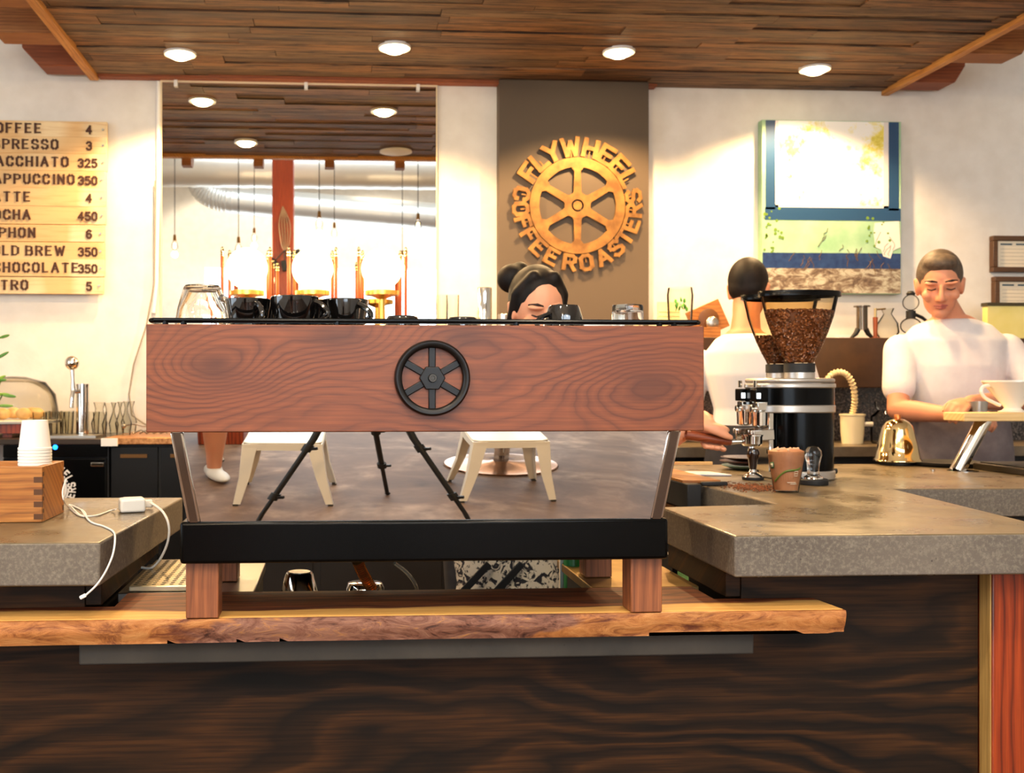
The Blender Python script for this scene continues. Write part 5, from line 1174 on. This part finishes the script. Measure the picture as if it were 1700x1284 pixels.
o = MB().tube(smooth_pts([P(655,935,2.08), P(674,950,2.10), P(688,968,2.14), P(695,990,2.2)]), .0042, 10).build('clear_hose', mat('clear_hose', (196,184,160), .1, trans=.6)); tag(o, 'clear plastic hose curving down under the machine', 'hose')
b = P(952, 985, 2.24); b.z = .7755
t = thing('green_bottle', 'green cylindrical bottle under the machine beside the patterned apron', 'bottle', tuple(b)); MB().lathe([(0,0),(.020,0),(.021,.005),(.021,.14),(.012,.155),(.012,.168),(0,.168)], 24, b).build('body', mat('green_plastic', (18,140,66), .3), t)
b = P(936, 985, 2.27); o = MB().box(b.x-.010,b.x+.004,2.262,2.274,.7755,.90).build('white_card', M_paper); tag(o, 'white card edge showing beside the green bottle', 'card')
# ---------------------------------------------------------------- people
M_skin = mat('skin_warm', (214,150,116), .5, sss=.12); M_skin2 = mat('skin_ruddy', (210,142,108), .5, sss=.12); M_skin3 = mat('skin_tan', (196,132,98), .5, sss=.12)
M_hair = vmat('dark_hair', (9,6,5), (24,15,11), 40, .6, sc=(1,1,.3)); M_hair.node_tree.nodes['Principled BSDF'].inputs['Specular IOR Level'].default_value = .2; M_hair2 = vmat('grey_brown_hair', (58,46,36), (88,72,56), 50, .6)
M_eye = mat('eye_white', (226,218,208), .2); M_iris = mat('iris', (34,22,16), .1); M_lip = mat('lip', (170,92,80), .4); M_brow = mat('brow', (40,26,20), .7)
def frame(f):
    f = Vector(f).normalized(); s = f.cross(Vector((0,0,1))).normalized(); u = s.cross(f)   # s = the figure's right
    return f, s, u
def loft(mb, rings, n=28):
    vs, fs = [], []
    for c, s, f, rx, ry in rings:
        for i in range(n):
            a = 2*pi*i/n; cx_, sy_ = cos(a), sin(a)
            vs.append(Vector(c)+Vector(s)*rx*(abs(cx_)**.85*(1 if cx_ >= 0 else -1))+Vector(f)*ry*(abs(sy_)**.85*(1 if sy_ >= 0 else -1)))
    m = len(rings)
    for j in range(m-1): fs += [(j*n+i, j*n+(i+1) % n, (j+1)*n+(i+1) % n, (j+1)*n+i) for i in range(n)]
    fs += [tuple(range(n))[::-1], tuple(range((m-1)*n, m*n))]
    return mb.add(vs, fs)
def head(mb, c, f, s, u, k=1.0):
    M = Matrix((s, f, u)).transposed()
    mb.ball(c-f*.012*k+u*.022*k, k, (.076,.096,.104), 24, 16, M)
    mb.ball(c+f*.024*k-u*.045*k, k, (.060,.064,.078), 20, 14, M)
    mb.ball(c+f*.058*k-u*.098*k, k, (.030,.026,.024), 14, 10, M)
    mb.limb([(c+f*.090*k+u*.008*k, .008*k), (c+f*.104*k-u*.022*k, .0105*k), (c+f*.107*k-u*.036*k, .0125*k)], 12)
    for q in (-1, 1):
        mb.ball(c+f*.094*k-u*.040*k+s*q*.013*k, .009*k, n=10, m=8)
        mb.ball(c+f*.076*k+u*.022*k+s*q*.034*k, k, (.027,.018,.009), 12, 8, M)
        mb.ball(c+f*.062*k-u*.028*k+s*q*.045*k, k, (.022,.024,.022), 12, 8, M)
        mb.ball(c-f*.004*k-u*.006*k+s*q*.078*k, k, (.009,.022,.034), 14, 10, M)
        mb.limb([(c-f*.01*k-u*.038*k+s*q*.076*k, .008*k), (c-f*.014*k+u*.016*k+s*q*.083*k, .010*k)], 8)
def face_parts(body, c, f, s, u, k=1.0, closed=False, brow=M_brow):
    M = Matrix((s, f, u)).transposed()
    for q in (-1, 1):
        e = c+f*.0785*k+u*.001*k+s*q*.033*k
        if not closed:
            o = MB().ball(e, k, (.0135,.0075,.0085), 16, 12, M).build('eye', M_eye, body)
            MB().ball(e+f*.0055*k, k, (.0062,.0032,.0062), 14, 10, M).build('iris', M_iris, o)
        else: MB().limb([(e+s*(-.014)*k+f*.0045*k-u*.001*k, .0022*k), (e+f*.0085*k-u*.005*k, .0026*k), (e+s*.014*k+f*.0045*k-u*.001*k, .0022*k)], 8).build('eyelashes', brow, body)
        MB().limb([(c+f*.082*k+u*.026*k+s*q*.016*k, .0042*k), (c+f*.088*k+u*.032*k+s*q*.034*k, .0045*k), (c+f*.070*k+u*.028*k+s*q*.054*k, .003*k)], 8).build('eyebrow', brow, body)
    MB().limb([(c+f*.079*k-u*.066*k-s*.022*k, .0035*k), (c+f*.090*k-u*.064*k, .0055*k), (c+f*.079*k-u*.066*k+s*.022*k, .0035*k)], 10).limb([(c+f*.080*k-u*.074*k-s*.015*k, .004*k), (c+f*.088*k-u*.074*k, .0062*k), (c+f*.080*k-u*.074*k+s*.015*k, .004*k)], 10).build('lips', M_lip, body)
def hand(mb, wr, d, n, tside, curl=35):
    """relaxed hand: wr wrist, d pointing direction, n palm normal (fingers bend towards it), tside = +1/-1 side of the thumb along d x n"""
    d = Vector(d).normalized(); n = (Vector(n)-d*Vector(n).dot(d)).normalized(); b = d.cross(n)*tside
    M = Matrix((b, d, n)).transposed()
    mb.ball(wr+d*.050, 1, (.042,.056,.015), 18, 12, M); mb.limb([(wr-d*.02, .024), (wr+d*.02, .023)])
    for off, ln in ((.030,.074),(.010,.082),(-.010,.077),(-.029,.060)):
        p = wr+d*.086+b*off*1.0; ch = [(wr+d*.055+b*off*.8, .0105), (p, .0098)]; a = 0
        for fr, r in ((.45,.0088),(.30,.0080),(.25,.0070)):
            a += radians(curl); p = p+(d*cos(a)+n*sin(a))*ln*fr; ch.append((p, r))
        mb.limb(ch, 10)
    p0 = wr+d*.022+b*.026
    mb.limb([(p0, .013), (p0+b*.022+d*.026+n*.012, .0115), (p0+b*.026+d*.054+n*.024, .0095), (p0+b*.020+d*.072+n*.034, .0078)], 10)
def arm(mb, sh, el, wr, r=(.046,.040,.026)):
    sh, el, wr = map(Vector, (sh, el, wr)); mid = sh.lerp(el, .45); fm = el.lerp(wr, .3)
    mb.limb([(sh, r[0]), (mid, r[0]*.94), (el, r[1]), (fm, r[1]*1.03), (wr, r[2])], 16)
def leg(mb, hp, kn, an, d):
    hp, kn, an = map(Vector, (hp, kn, an)); d = Vector(d).normalized()
    mb.limb([(hp, .085), (hp.lerp(kn, .5), .072), (kn, .052), (kn.lerp(an, .3)-d*.012, .055), (kn.lerp(an, .75), .038), (an, .034)], 16)
    return an
def shoe(mb, an, d):
    d = Vector((d[0], d[1], 0)).normalized(); b = Vector((-d.y, d.x, 0)); M = Matrix((b, d, Vector((0,0,1)))).transposed()
    g = Vector((an.x, an.y, 0))
    mb.ball(g+d*.055+Vector((0,0,.036)), 1, (.046,.135,.036), 18, 12, M).ball(g-d*.02+Vector((0,0,.055)), 1, (.042,.06,.055), 16, 12, M)
M_shoe = mat('dark_shoe', (28,24,22), .5)
def standing(name, label, hc, f_head, f_body, chest, hips, sh_w, shR, elR, wrR, shL, elL, wrL, skin, shirt, trous, feet, hands=True, k=1.0, sleeve=.62, voxel=.005, handspec=None, shirt_name='shirt', rad=1.0):
    """shR/shL etc. = the figure's own right/left"""
    f, s, u = frame(f_head); fb, sb_, _ = frame((f_body[0], f_body[1], 0))
    Z = Vector((0,0,1)); hc, chest, hips = map(Vector, (hc, chest, hips))
    t = thing(name, label, 'person', (hips.x, hips.y, 0))
    nb = chest+Z*.17-fb*.015                                 # base of the neck
    w_ = sh_w*rad
    spine = lambda a: hips.lerp(nb, a)
    rings = [(spine(-.22), sb_, fb, .085*rad, .085*rad), (spine(-.08), sb_, fb, .155*rad, .115*rad), (spine(.12), sb_, fb, .158*rad, .115*rad), (spine(.38), sb_, fb, .138*rad, .100*rad), (spine(.66), sb_, fb, .160*rad, .115*rad), (spine(.84), sb_, fb, w_*.90, .105*rad), (spine(.95), sb_, fb, w_*.62, .080), (spine(1.02), sb_, fb, .060, .060)]
    body = MB(); loft(body, rings); head(body, hc, f, s, u, k)
    body.limb([(nb-Z*.02, .060), (nb.lerp(hc-u*.06*k-f*.02*k, .55), .052), (hc-u*.06*k-f*.022*k, .054)], 18)
    for sh, el, wr in ((shR, elR, wrR), (shL, elL, wrL)): arm(body, sh, el, wr)
    if handspec: handspec(body)
    hipR, hipL = hips+sb_*.085, hips-sb_*.085
    ans = []
    for hp, (fx_, fy_) in ((hipR, feet[0]), (hipL, feet[1])):
        an = Vector((fx_, fy_, .085)); kn = Vector(hp).lerp(an, .5)+fb*.03; leg(body, Vector(hp)-Z*.06, kn, an, fb); ans.append((hp, kn, an))
    b = remeshed('body', body, skin, t, voxel, 5)
    sm = MB(); loft(sm, [(c, a_, e_, rx+.014, ry+.014) for c, a_, e_, rx, ry in rings[1:-1]]+[(rings[-1][0]-Z*.015, sb_, fb, .080, .076)])
    for sh, el, wr in ((shR, elR, wrR), (shL, elL, wrL)):
        sh, el = Vector(sh), Vector(el); e = sh.lerp(el, sleeve); sm.limb([(sh-Z*.010, .064), (sh.lerp(e, .5), .062), (e, .061)], 18)
        if sleeve > 1: pass
    remeshed(shirt_name, sm, shirt, t, .007, 4)
    if trous:
        tm = MB(); loft(tm, [(c, a_, e_, rx+.017, ry+.017) for c, a_, e_, rx, ry in rings[0:3]])
        for hp, kn, an in ans: tm.limb([(hp-Z*.05, .10), (kn, .075), (an+Z*.02, .062)], 16)
        remeshed('trousers', tm, trous, t, .010, 3)
    sm = MB()
    for hp, kn, an in ans: shoe(sm, an, fb)
    remeshed('shoes', sm, M_shoe, t, .010, 2)
    return t, b, (hc, f, s, u)
def hair_short(t, hc, f, s, u, m, k=1.0, ext=1.0, front=True):
    M = Matrix((s, f, u)).transposed(); mb = MB()
    mb.ball(hc-f*.022*k+u*.036*k, k, (.083,.098,.101), 24, 16, M)
    mb.ball(hc-f*.040*k+u*.0*k, k, (.078,.070,.085*ext), 20, 14, M)
    if front: mb.ball(hc+f*.030*k+u*.092*k, k, (.062,.050,.034), 18, 12, M)
    return mb
# --- woman behind the machine, reaching for the portafilter
YWm = 2.84; hc = P(892, 516, YWm)
f_ = Vector((.16, -.95, -.24)); shz = hc.z-.205
shR, shL = Vector((hc.x-.185, YWm+.05, shz)), Vector((hc.x+.165, YWm+.05, shz-.005))
ax = (PF_B-PF_A).normalized(); wrL = P(1166, 697, 2.885); elL = Vector((hc.x+.36, YWm+.13, 1.075))
elR, wrR = Vector((hc.x-.24, YWm-.02, 1.06)), Vector((hc.x-.10, 2.60, 1.10))
def grip(mb):
    # left hand lying over the portafilter handle: palm on top, fingers round the far side and under, thumb along the near side
    La = (PF_B-PF_A).length
    A = lambda s_: PF_A+ax*(La*s_)
    fwd = -ax; upv = Vector((0,0,1)); far = Vector((0,1,0))
    mb.limb([(wrL, .027), (wrL.lerp(A(.62)+upv*.036, .5), .027), (A(.62)+upv*.036, .024)], 16)
    Mx = Matrix((far, fwd, upv)).transposed()
    mb.ball(A(.50)+upv*.033+far*.004, 1, (.036,.052,.016), 20, 14, Mx)
    for i, (s_, ext) in enumerate(((.24, 8), (.40, 0), (.55, 4), (.69, 16))):
        c = A(s_); ch = [(A(.5)*.45+c*.55+upv*.031+far*.012, .0105)]
        for dg in (62, 28, -8, -44, -80, -112+ext):
            a_ = radians(dg); ch.append((c+far*.0245*cos(a_)+upv*.0245*sin(a_)+fwd*(.004*(62-dg)/150), .0098-.0022*(62-dg)/180))
        mb.limb(ch, 12)
    mb.limb([(A(.66)+upv*.030-far*.016, .0135), (A(.44)+upv*.023-far*.021, .0120), (A(.24)+upv*.016-far*.021, .0100), (A(.08)+upv*.013-far*.017, .0085)], 12)
    hand(mb, wrR, (.25,-1,-.25), (0,0,-1), 1, 28)
M_tee = vmat('dark_tee', (30,28,30), (42,40,42), 30, .85)
wt, wb, (c0, ff, ss, uu) = standing('person', 'woman with dark hair in a bun bending behind the espresso machine, reaching for the portafilter', hc, f_, (.1,-1), (hc.x-.01, YWm+.06, shz-.135), (hc.x-.08, YWm+.10, .92), .165,
    shR, elR, wrR, shL, elL, wrL, M_skin, M_tee, M_tee, ((hc.x-.18, YWm+.06), (hc.x+.02, YWm+.06)), handspec=grip, voxel=.004, sleeve=.55, rad=.94, k=.93)
face_parts(wb, c0, ff, ss, uu, .93, True)
mb = hair_short(wt, c0, ff, ss, uu, M_hair, .93, 1.25, False)
for q in (-1, 1): mb.limb([(c0+uu*.098+ff*.030+ss*q*.03, .019), (c0+uu*.048+ff*.010+ss*q*.070, .015), (c0-uu*.03-ff*.005+ss*q*.074, .013)], 12)
bn = P(852, 463, 2.93); mb.ball(bn, .046, (1.05,1,.95), 18, 12).ball(bn+Vector((.02,.0,.022)), .028).limb([(bn, .03), (c0-ff*.07+uu*.05, .045)], 14)
remeshed('hair', mb, M_hair, wt, .006, 3)
mb = MB()                                     # stray-lock earring-side: small ear stud
MB().ball(c0-uu*.04+ss*.088-ff*.005, .004, n=10, m=8).build('earring', M_steel, wt)
k = NT('patterned_cloth'); v = k.coords(); vo = k.n('ShaderNodeTexVoronoi', i_Scale=46.0, feature='F1'); k.l(v, vo.inputs['Vector']); n = k.noise(v, 34, 3, .6, 2.0)
k.l(k.ramp(n, [(.44, rgb((28,24,30))), (.50, rgb((214,200,176)))]), k.b.inputs['Base Color']); k.b.inputs['Roughness'].default_value = .8
ap = MB(); hx, hy = hc.x-.085, YWm+.10
loft(ap, [((hx, hy, 1.02), (1,0,0), (0,-1,0), .162, .135), ((hx, hy-.01, .90), (1,0,0), (0,-1,0), .172, .155), ((hx+.01, hy-.01, .70), (1,0,0), (0,-1,0), .165, .17), ((hx+.01, hy-.01, .50), (1,0,0), (0,-1,0), .19, .18)])
remeshed('skirt', ap, k.m, wt, .008, 2)
for o in (-.02, .035):
    q0, q1 = P(832+o*1000, 936, hy-.185), P(782+o*1000, 990, hy-.185); MB().bar(q0, q1, .020, .006, (0,1,0)).build('apron_tie', M_blackm, wt, bev=.002)
# --- barista seen from behind at the grinder
hB = P(1243, 482, 3.98); fB = Vector((.55, .80, -.22)); zb = hB.z
shz = zb-.215; fb_ = Vector((.5, .86, 0)).normalized(); sB = fb_.cross(Vector((0,0,1)))
chB = Vector((P(1238,0,3.90).x, 3.90, shz-.13))
shRB, shLB = chB+sB*.185+Vector((0,0,.06)), chB-sB*.185+Vector((0,0,.06))
wRB, wLB = chB+fb_*.36+sB*.10+Vector((0,0,-.22)), chB+fb_*.36-sB*.10+Vector((0,0,-.22))
def hB_(mb): hand(mb, wRB, fb_, (0,0,-1), -1); hand(mb, wLB, fb_, (0,0,-1), 1)
M_shirtw = mat('white_shirt', (236,230,226), .85)
bt_, bb_, (c0, ff, ss, uu) = standing('person', 'barista in a white shirt with back turned, behind the grinder', hB, fB, fb_, chB, (P(1262,0,3.92).x, 3.94, .98), .165,
    shRB, chB+sB*.24+fb_*.06+Vector((0,0,-.16)), wRB, shLB, chB-sB*.25+fb_*.06+Vector((0,0,-.16)), wLB, M_skin3, M_shirtw, M_dark, ((P(1250,0,3.92).x, 3.90), (P(1290,0,3.95).x, 4.0)), handspec=hB_, voxel=.006, sleeve=.95, rad=.98, k=.93)
face_parts(bb_, c0, ff, ss, uu, .93)
remeshed('hair', hair_short(bt_, c0, ff, ss, uu, M_hair, .93, .8), M_hair, bt_, .006, 3)
mb = MB(); loft(mb, [((c.x, c.y, z), sB, fb_, rx, ry) for c, z, rx, ry in ((Vector((P(1262,0,3.92).x,3.93)+(0,)), 1.10, .185, .150), (Vector((P(1262,0,3.92).x,3.94,0)), .95, .205, .165), (Vector((P(1262,0,3.92).x,3.94,0)), .55, .21, .17))])
remeshed('apron', mb, vmat('navy_cloth', (24,24,32), (34,34,44), 20, .85), bt_, .010, 2)
# --- man at the right in a pale tee
hC = P(1560, 473, 3.86); fC = Vector((-.45, -.86, -.28)); fc_ = Vector((-.22, -.97, 0)).normalized(); sC = fc_.cross(Vector((0,0,1)))
shz = P(1560, 548, 3.86).z; chC = Vector((P(1592,0,3.88).x, 3.92, shz-.12))
shRC, shLC = chC+sC*.195+Vector((0,0,.055)), chC-sC*.195+Vector((0,0,.055))
wRC, wLC = P(1588, 690, 3.60), P(1612, 668, 3.56)
elRC, elLC = Vector((chC.x-.27, 3.84, 1.16)), Vector((chC.x+.27, 3.80, 1.20))
def hC_(mb): hand(mb, wRC, (.7,-.6,.05), (.2,.3,-1), 1, 40); hand(mb, wLC, (-.75,-.5,-.1), (-.2,.2,-1), -1, 40)
M_tees = vmat('pale_striped_tee', (214,206,204), (232,228,224), 6, .85)
ct, cb_, (c0, ff, ss, uu) = standing('person', 'man with short grey-brown hair in a pale tee and grey apron working at the right', hC, fC, fc_, chC, (P(1592,0,3.9).x, 3.92, .96), .19,
    shRC, elRC, wRC, shLC, elLC, wLC, M_skin2, M_tees, M_dark, ((chC.x-.12, 3.9), (chC.x+.12, 3.92)), handspec=hC_, voxel=.005, sleeve=.66, rad=1.08)
face_parts(cb_, c0, ff, ss, uu, 1.0, True)
remeshed('hair', hair_short(ct, c0, ff, ss, uu, M_hair2), M_hair2, ct, .006, 3)
mb = MB(); loft(mb, [((chC.x, 3.91, z), sC, fc_, rx, ry) for z, rx, ry in ((1.16, .188, .148), (1.0, .205, .165), (.55, .22, .18))])
remeshed('apron', mb, vmat('grey_apron', (92,82,84), (112,102,102), 14, .85), ct, .010, 2)
mb = MB(); mb.lathe([(0,0),(.030,0),(.034,.07),(.032,.07),(.028,.004),(0,.004)], 24, P(1622, 690, 3.50)-Vector((0,0,.02)))
o = mb.build('steel_jug', M_steel); tag(o, 'small steel jug in the hands of the man at the right', 'jug')
# ---------------------------------------------------------------- the seating side, seen in the two mirrors
# white metal stools
M_stool = mat('white_metal_paint', (232,224,208), .35)
def stool(label, loc, rz):
    t = thing('metal_stool', label, 'stool', (0,0,0), 'white metal stools')
    H_ = .45; a, b = .155, .20
    sp = [(-a+.03,-a),(a-.03,-a),(a,-a+.03),(a,a-.03),(a-.03,a),(-a+.03,a),(-a,a-.03),(-a,-a+.03)]
    MB().prism(sp, H_-.012, H_).build('seat', M_stool, t, bev=.004)
    ap = MB()
    for s_ in (-1, 1):
        for ax_ in (0, 1):
            pts = [(-a+.01,H_-.012),(a-.01,H_-.012),(a-.01,H_-.075),(a-.05,H_-.055),(-a+.05,H_-.055),(-a+.01,H_-.075)]
            ap.prism(pts, s_*a-.002, s_*a+.002, 'y' if ax_ == 0 else 'x')
    ap.build('apron', M_stool, t)
    for sx in (-1, 1):
        for sy in (-1, 1):
            m = MB(); p0 = Vector((sx*a, sy*a, H_-.01)); p1 = Vector((sx*b, sy*b, .012))
            vs = []
            for p, w_, th in ((p0, .060, .004), (p0.lerp(p1,.55)-Vector((sx*.007,sy*.007,0)), .043, .004), (p1, .030, .004)):
                vs += [p, p-Vector((sx*w_,0,0)), p-Vector((sx*w_,sy*th,0)), p-Vector((sx*th,sy*th,0)), p-Vector((sx*th,sy*w_,0)), p-Vector((0,sy*w_,0))]
            fs = []
            for j in range(2): fs += [(j*6+i, j*6+(i+1) % 6, j*6+6+(i+1) % 6, j*6+6+i) for i in range(6)]
            fs += [tuple(range(6)), tuple(range(12,18))]
            l = m.add(vs, fs).build('leg', M_stool, t, bev=.001)
            MB().box(p1.x-.020*(sx > 0)-.016*(sx < 0)*0-.0*1, p1.x+.020*(sx < 0), p1.y-.020*(sy > 0), p1.y+.020*(sy < 0), 0, .014).build('foot', mat('rubber_foot', (60,58,54), .7) if 'rubber_foot' not in bpy.data.materials else bpy.data.materials['rubber_foot'], l)
    t.location = loc; t.rotation_euler.z = rz
    return t
s1 = stool('white metal stool reflected at the left of the machine\'s mirror panel, tripod leg crossing it', (-.21, -.62, 0), radians(2))
copy_tree(s1, (.69, -.66, 0), 'white metal stool reflected at the right of the mirror panel, before the table base', radians(-2))
copy_tree(s1, (-.80, -1.22, 0), 'white metal stool under the seated customer', radians(20))
# round table with a bright base disc
t = thing('cafe_table', 'round cafe table on a broad polished disc base, reflected under the right stool', 'table', (.78, -1.22, 0))
MB().lathe([(0,0),(.27,0),(.275,.006),(.27,.014),(.06,.03),(.04,.04),(0,.04)], 48, (.78,-1.22,0)).build('base', mat('bronze_base', (150,110,84), .15, 1), t)
MB().cyl((.78,-1.22,.03), (.78,-1.22,.71), .038, n=24).build('column', M_chrome, t)
MB().lathe([(0,.71),(.34,.71),(.35,.72),(.35,.735),(.34,.74),(0,.74)], 48, (.78,-1.22,0)).build('top', M_walleg, t)
# tripod of the photographer
t = thing('tripod', 'black camera tripod reflected in the middle of the machine\'s mirror panel', 'tripod', (.09, -.12, 0))
ap = Vector((.09, -.12, 1.02))
for ft in (Vector((-.34, .10, 0)), Vector((.21, -.60, 0)), Vector((.53, .12, 0))):
    d = ft-ap; l = MB().cyl(ap+d*.02, ap+d*.45, .014, n=14).cyl(ap+d*.42, ap+d*.72, .0115, n=14).cyl(ap+d*.70, ap+d*.99, .009, n=14).build('leg', M_blackm, t)
    for fr in (.45, .72):
        p = ap+d*fr; m = MB(); m.cyl(p-d*.018, p+d*.018, .019, n=14); m.bar(p+Vector((.012,.012,0)), p+Vector((.034,.020,.004)), .014, .014); m.build('clamp', M_blackm, l)
    MB().ball(ft+Vector((0,0,.012)), .012, n=10, m=8).build('rubber_tip', M_rubber, l)
MB().cyl(ap-Vector((0,0,.28)), ap+Vector((0,0,.06)), .013, n=16).build('centre_column', M_blackm, t)
MB().lathe([(0,-.03),(.034,-.03),(.040,.0),(.034,.03),(0,.03)], 24, ap).build('collar', M_blackm, t)
MB().ball(ap+Vector((0,0,.085)), .028).box(ap.x-.03, ap.x+.03, ap.y-.03, ap.y+.03, ap.z+.108, ap.z+.12).build('ball_head', M_blackm, t)
# seated customer at the left edge of the reflection
t = thing('person', 'customer in dark shorts and black top at the left edge of the machine\'s reflection', 'person', (-.78, -1.17, 0))
body = MB(); Z = Vector((0,0,1)); f_, s_, u_ = frame((.35, .94, -.1)); fb = Vector((.35,.94,0)).normalized(); sb2 = fb.cross(Z)
hp = Vector((-.80,-1.22,.55)); ch = hp+Z*.36+fb*.02; nb = ch+Z*.17; hd = nb+Z*.17+fb*.03
rg = [(hp-Z*.07, sb2, fb, .14, .12), (hp+Z*.03, sb2, fb, .165, .125), (hp+Z*.2, sb2, fb, .14, .105), (ch, sb2, fb, .165, .115), (ch+Z*.1, sb2, fb, .165, .105), (nb-Z*.02, sb2, fb, .10, .075), (nb, sb2, fb, .06, .06)]
loft(body, rg); head(body, hd, f_, s_, u_); body.limb([(nb-Z*.02,.058),(hd-u_*.06-f_*.02,.054)])
lg = []
for q in (-1, 1):
    h0 = hp+sb2*q*.09; kn = h0+fb*.42+sb2*q*.06-Z*.03; an = Vector((kn.x, kn.y, .09))+fb*(.03 if q < 0 else -.10); lg.append((h0, kn, an))
    leg(body, h0, kn, an, fb)
    sh = ch+sb2*q*.185+Z*.1; el = sh-Z*.27+sb2*q*.06+fb*.08; wr = kn-fb*.10+Z*.09-sb2*q*.02; arm(body, sh, el, wr); hand(body, wr, fb-Z*.25, -Z, -q, 22)
b = remeshed('body', body, M_skin2, t, .007, 4); face_parts(b, hd, f_, s_, u_)
m = MB(); loft(m, [(c, a, e, x+.014, y+.014) for c, a, e, x, y in rg[1:-1]])
for q in (-1, 1):
    sh = ch+sb2*q*.185+Z*.1; m.limb([(sh,.066),(sh-Z*.16+sb2*q*.035+fb*.04,.064)])
remeshed('shirt', m, M_tee, t, .008, 3)
m = MB(); loft(m, [(c, a, e, x+.016, y+.016) for c, a, e, x, y in rg[:2]])
for h0, kn, an in lg: m.limb([(h0,.105),(h0.lerp(kn,.55),.092),(h0.lerp(kn,.86),.080)])
remeshed('shorts', m, M_dark, t, .010, 3)
m = MB()
for h0, kn, an in lg: shoe(m, an, fb)
remeshed('shoes', m, mat('pale_shoe', (206,200,190), .6), t, .009, 2)
remeshed('hair', hair_short(t, hd, f_, s_, u_, M_hair), M_hair, t, .007, 3)
# big spiral duct, smaller elbowed duct
M_duct = mat('galvanised', (190,186,178), .38, .6)
def duct(pts, r, rib, nm, lb):
    pts = smooth_pts(pts, 40) if len(pts) > 2 else [Vector(pts[0]).lerp(Vector(pts[1]), i/160) for i in range(161)]
    rr = [r+(.006 if i % rib == 0 else 0) for i in range(len(pts))]
    return tag(MB().tube(pts, rr, 32).build(nm, M_duct, ang=60), lb, 'duct')
duct([(-3.9,-2.9,3.93),(5.9,-2.9,3.93)], .24, 5, 'spiral_duct', 'wide spiral ventilation duct crossing the wall mirror under the plank ceiling edge')
d0 = Vector((-1.75,-4.7,4.35))
duct([(-1.95,-4.7,4.39), (-1.94,-4.7,4.22), (-1.86,-4.7,4.02), (-1.66,-4.7,3.90), (-1.2,-4.7,3.84), (.6,-4.75,3.72), (2.4,-4.8,3.60), (4.4,-4.8,3.48)], .19, 7, 'elbow_duct', 'thinner elbowed silver duct farther back in the wall mirror')
for x in (-2.4, .6, 3.2): tag(MB().cyl((x,-2.9,4.165), (x,-2.9,4.4), .008).build('duct_hanger', M_steel), 'thin steel hanger rod holding the wide spiral duct, '+{-2.4:'at its left end', .6:'at the middle', 3.2:'at its right end'}[x], 'hanger')
# timber post with plugs
po = tag(MB().box(-.73,-.49,-2.05,-1.81,0,4.4).build('timber_post', M_fir, bev=.006), 'orange-brown square timber post in the wall mirror', 'post')
t = thing('cable_bundle', 'bundle of hanging cables and adapters tied to the timber post', 'cables', (-.6,-1.78,2.6))
mb = MB(); CB = Matrix.Translation((-.09,-1.62,.22))
for i in range(5): mb.tube([CB @ p for p in smooth_pts([(-.52,-.19,3.05),(-.56+i*.03,-.17,2.85),(-.53+i*.02,-.15,2.62),(-.5,-.15,2.55)])], .006, 8)
mb.build('cord', mat('pale_cord', (150,120,90), .6), t)
for i, (x, z, r) in enumerate(((-.62,2.42,.7),(-.38,2.52,-.4),(-.50,2.38,1.4))):
    MB().box(-.06,.06,-.025,.025,-.03,.03, CB @ Matrix.Translation((x,-.15,z)) @ Matrix.Rotation(r,4,'Y')).build('adapter', M_blackm, t, bev=.005)
    MB().tube([CB @ Vector((-.5,-.15,2.55)),CB @ Vector((x,-.15,z))], .007, 8).build('cord', M_blackm, t)
tag(MB().box(-.488,-.45,-1.98,-1.86,2.2,2.45).box(-.45,-.25,-1.93,-1.91,2.26,2.27).build('menu_clip', M_blackm), 'small black bracket on the side of the timber post', 'bracket')
# pendant bulbs on long cords
M_fil = mat('filament', (255,220,150), .3, emit=(255,206,130), es=25)
lbp = ('far left in the wall mirror', 'left of the timber post, lower', 'left of the timber post, farther back', 'right of the timber post, tall bare bulb', 'right of the timber post, farther back', 'far right in the wall mirror, higher', 'far right in the wall mirror, lower')
pend = None
for i, (px, py, D) in enumerate(((290,408,10.5),(396,413,9.6),(422,395,11.6),(530,371,9.3),(555,387,11.1),(694,374,9.6),(668,432,11.7))):
    v = _ray(px, py); k_ = D/v[1]; loc = Vector((v[0]*k_, 9.73-D, ZC+v[2]*k_))
    t = thing('pendant_bulb', 'glowing pendant bulb on a thin cord, '+lbp[i], 'light', tuple(loc), 'pendant bulbs over the seating')
    MB().cyl(loc+Vector((0,0,.10)), (loc.x,loc.y,4.399), .004, n=8).build('cord', M_blackm, t)
    MB().cyl(loc+Vector((0,0,.05)), loc+Vector((0,0,.11)), .018, .014, 14).build('socket', mat('brass_socket', (150,110,60), .3, .8), t)
    b_ = MB().lathe([(.015,.05),(.03,.02),(.034,-.01),(.028,-.06 if i == 3 else -.035),(0,-.075 if i == 3 else -.05)], 20, loc).build('glass_bulb', M_glass, t)
    MB().lathe([(0,.03),(.012,.02),(.013,-.02),(0,-.035)], 12, loc).build('filament', M_fil, b_)
    point('pendant_lamp', loc+Vector((0,0,-.09)), 34, (1,.76,.48), .03)
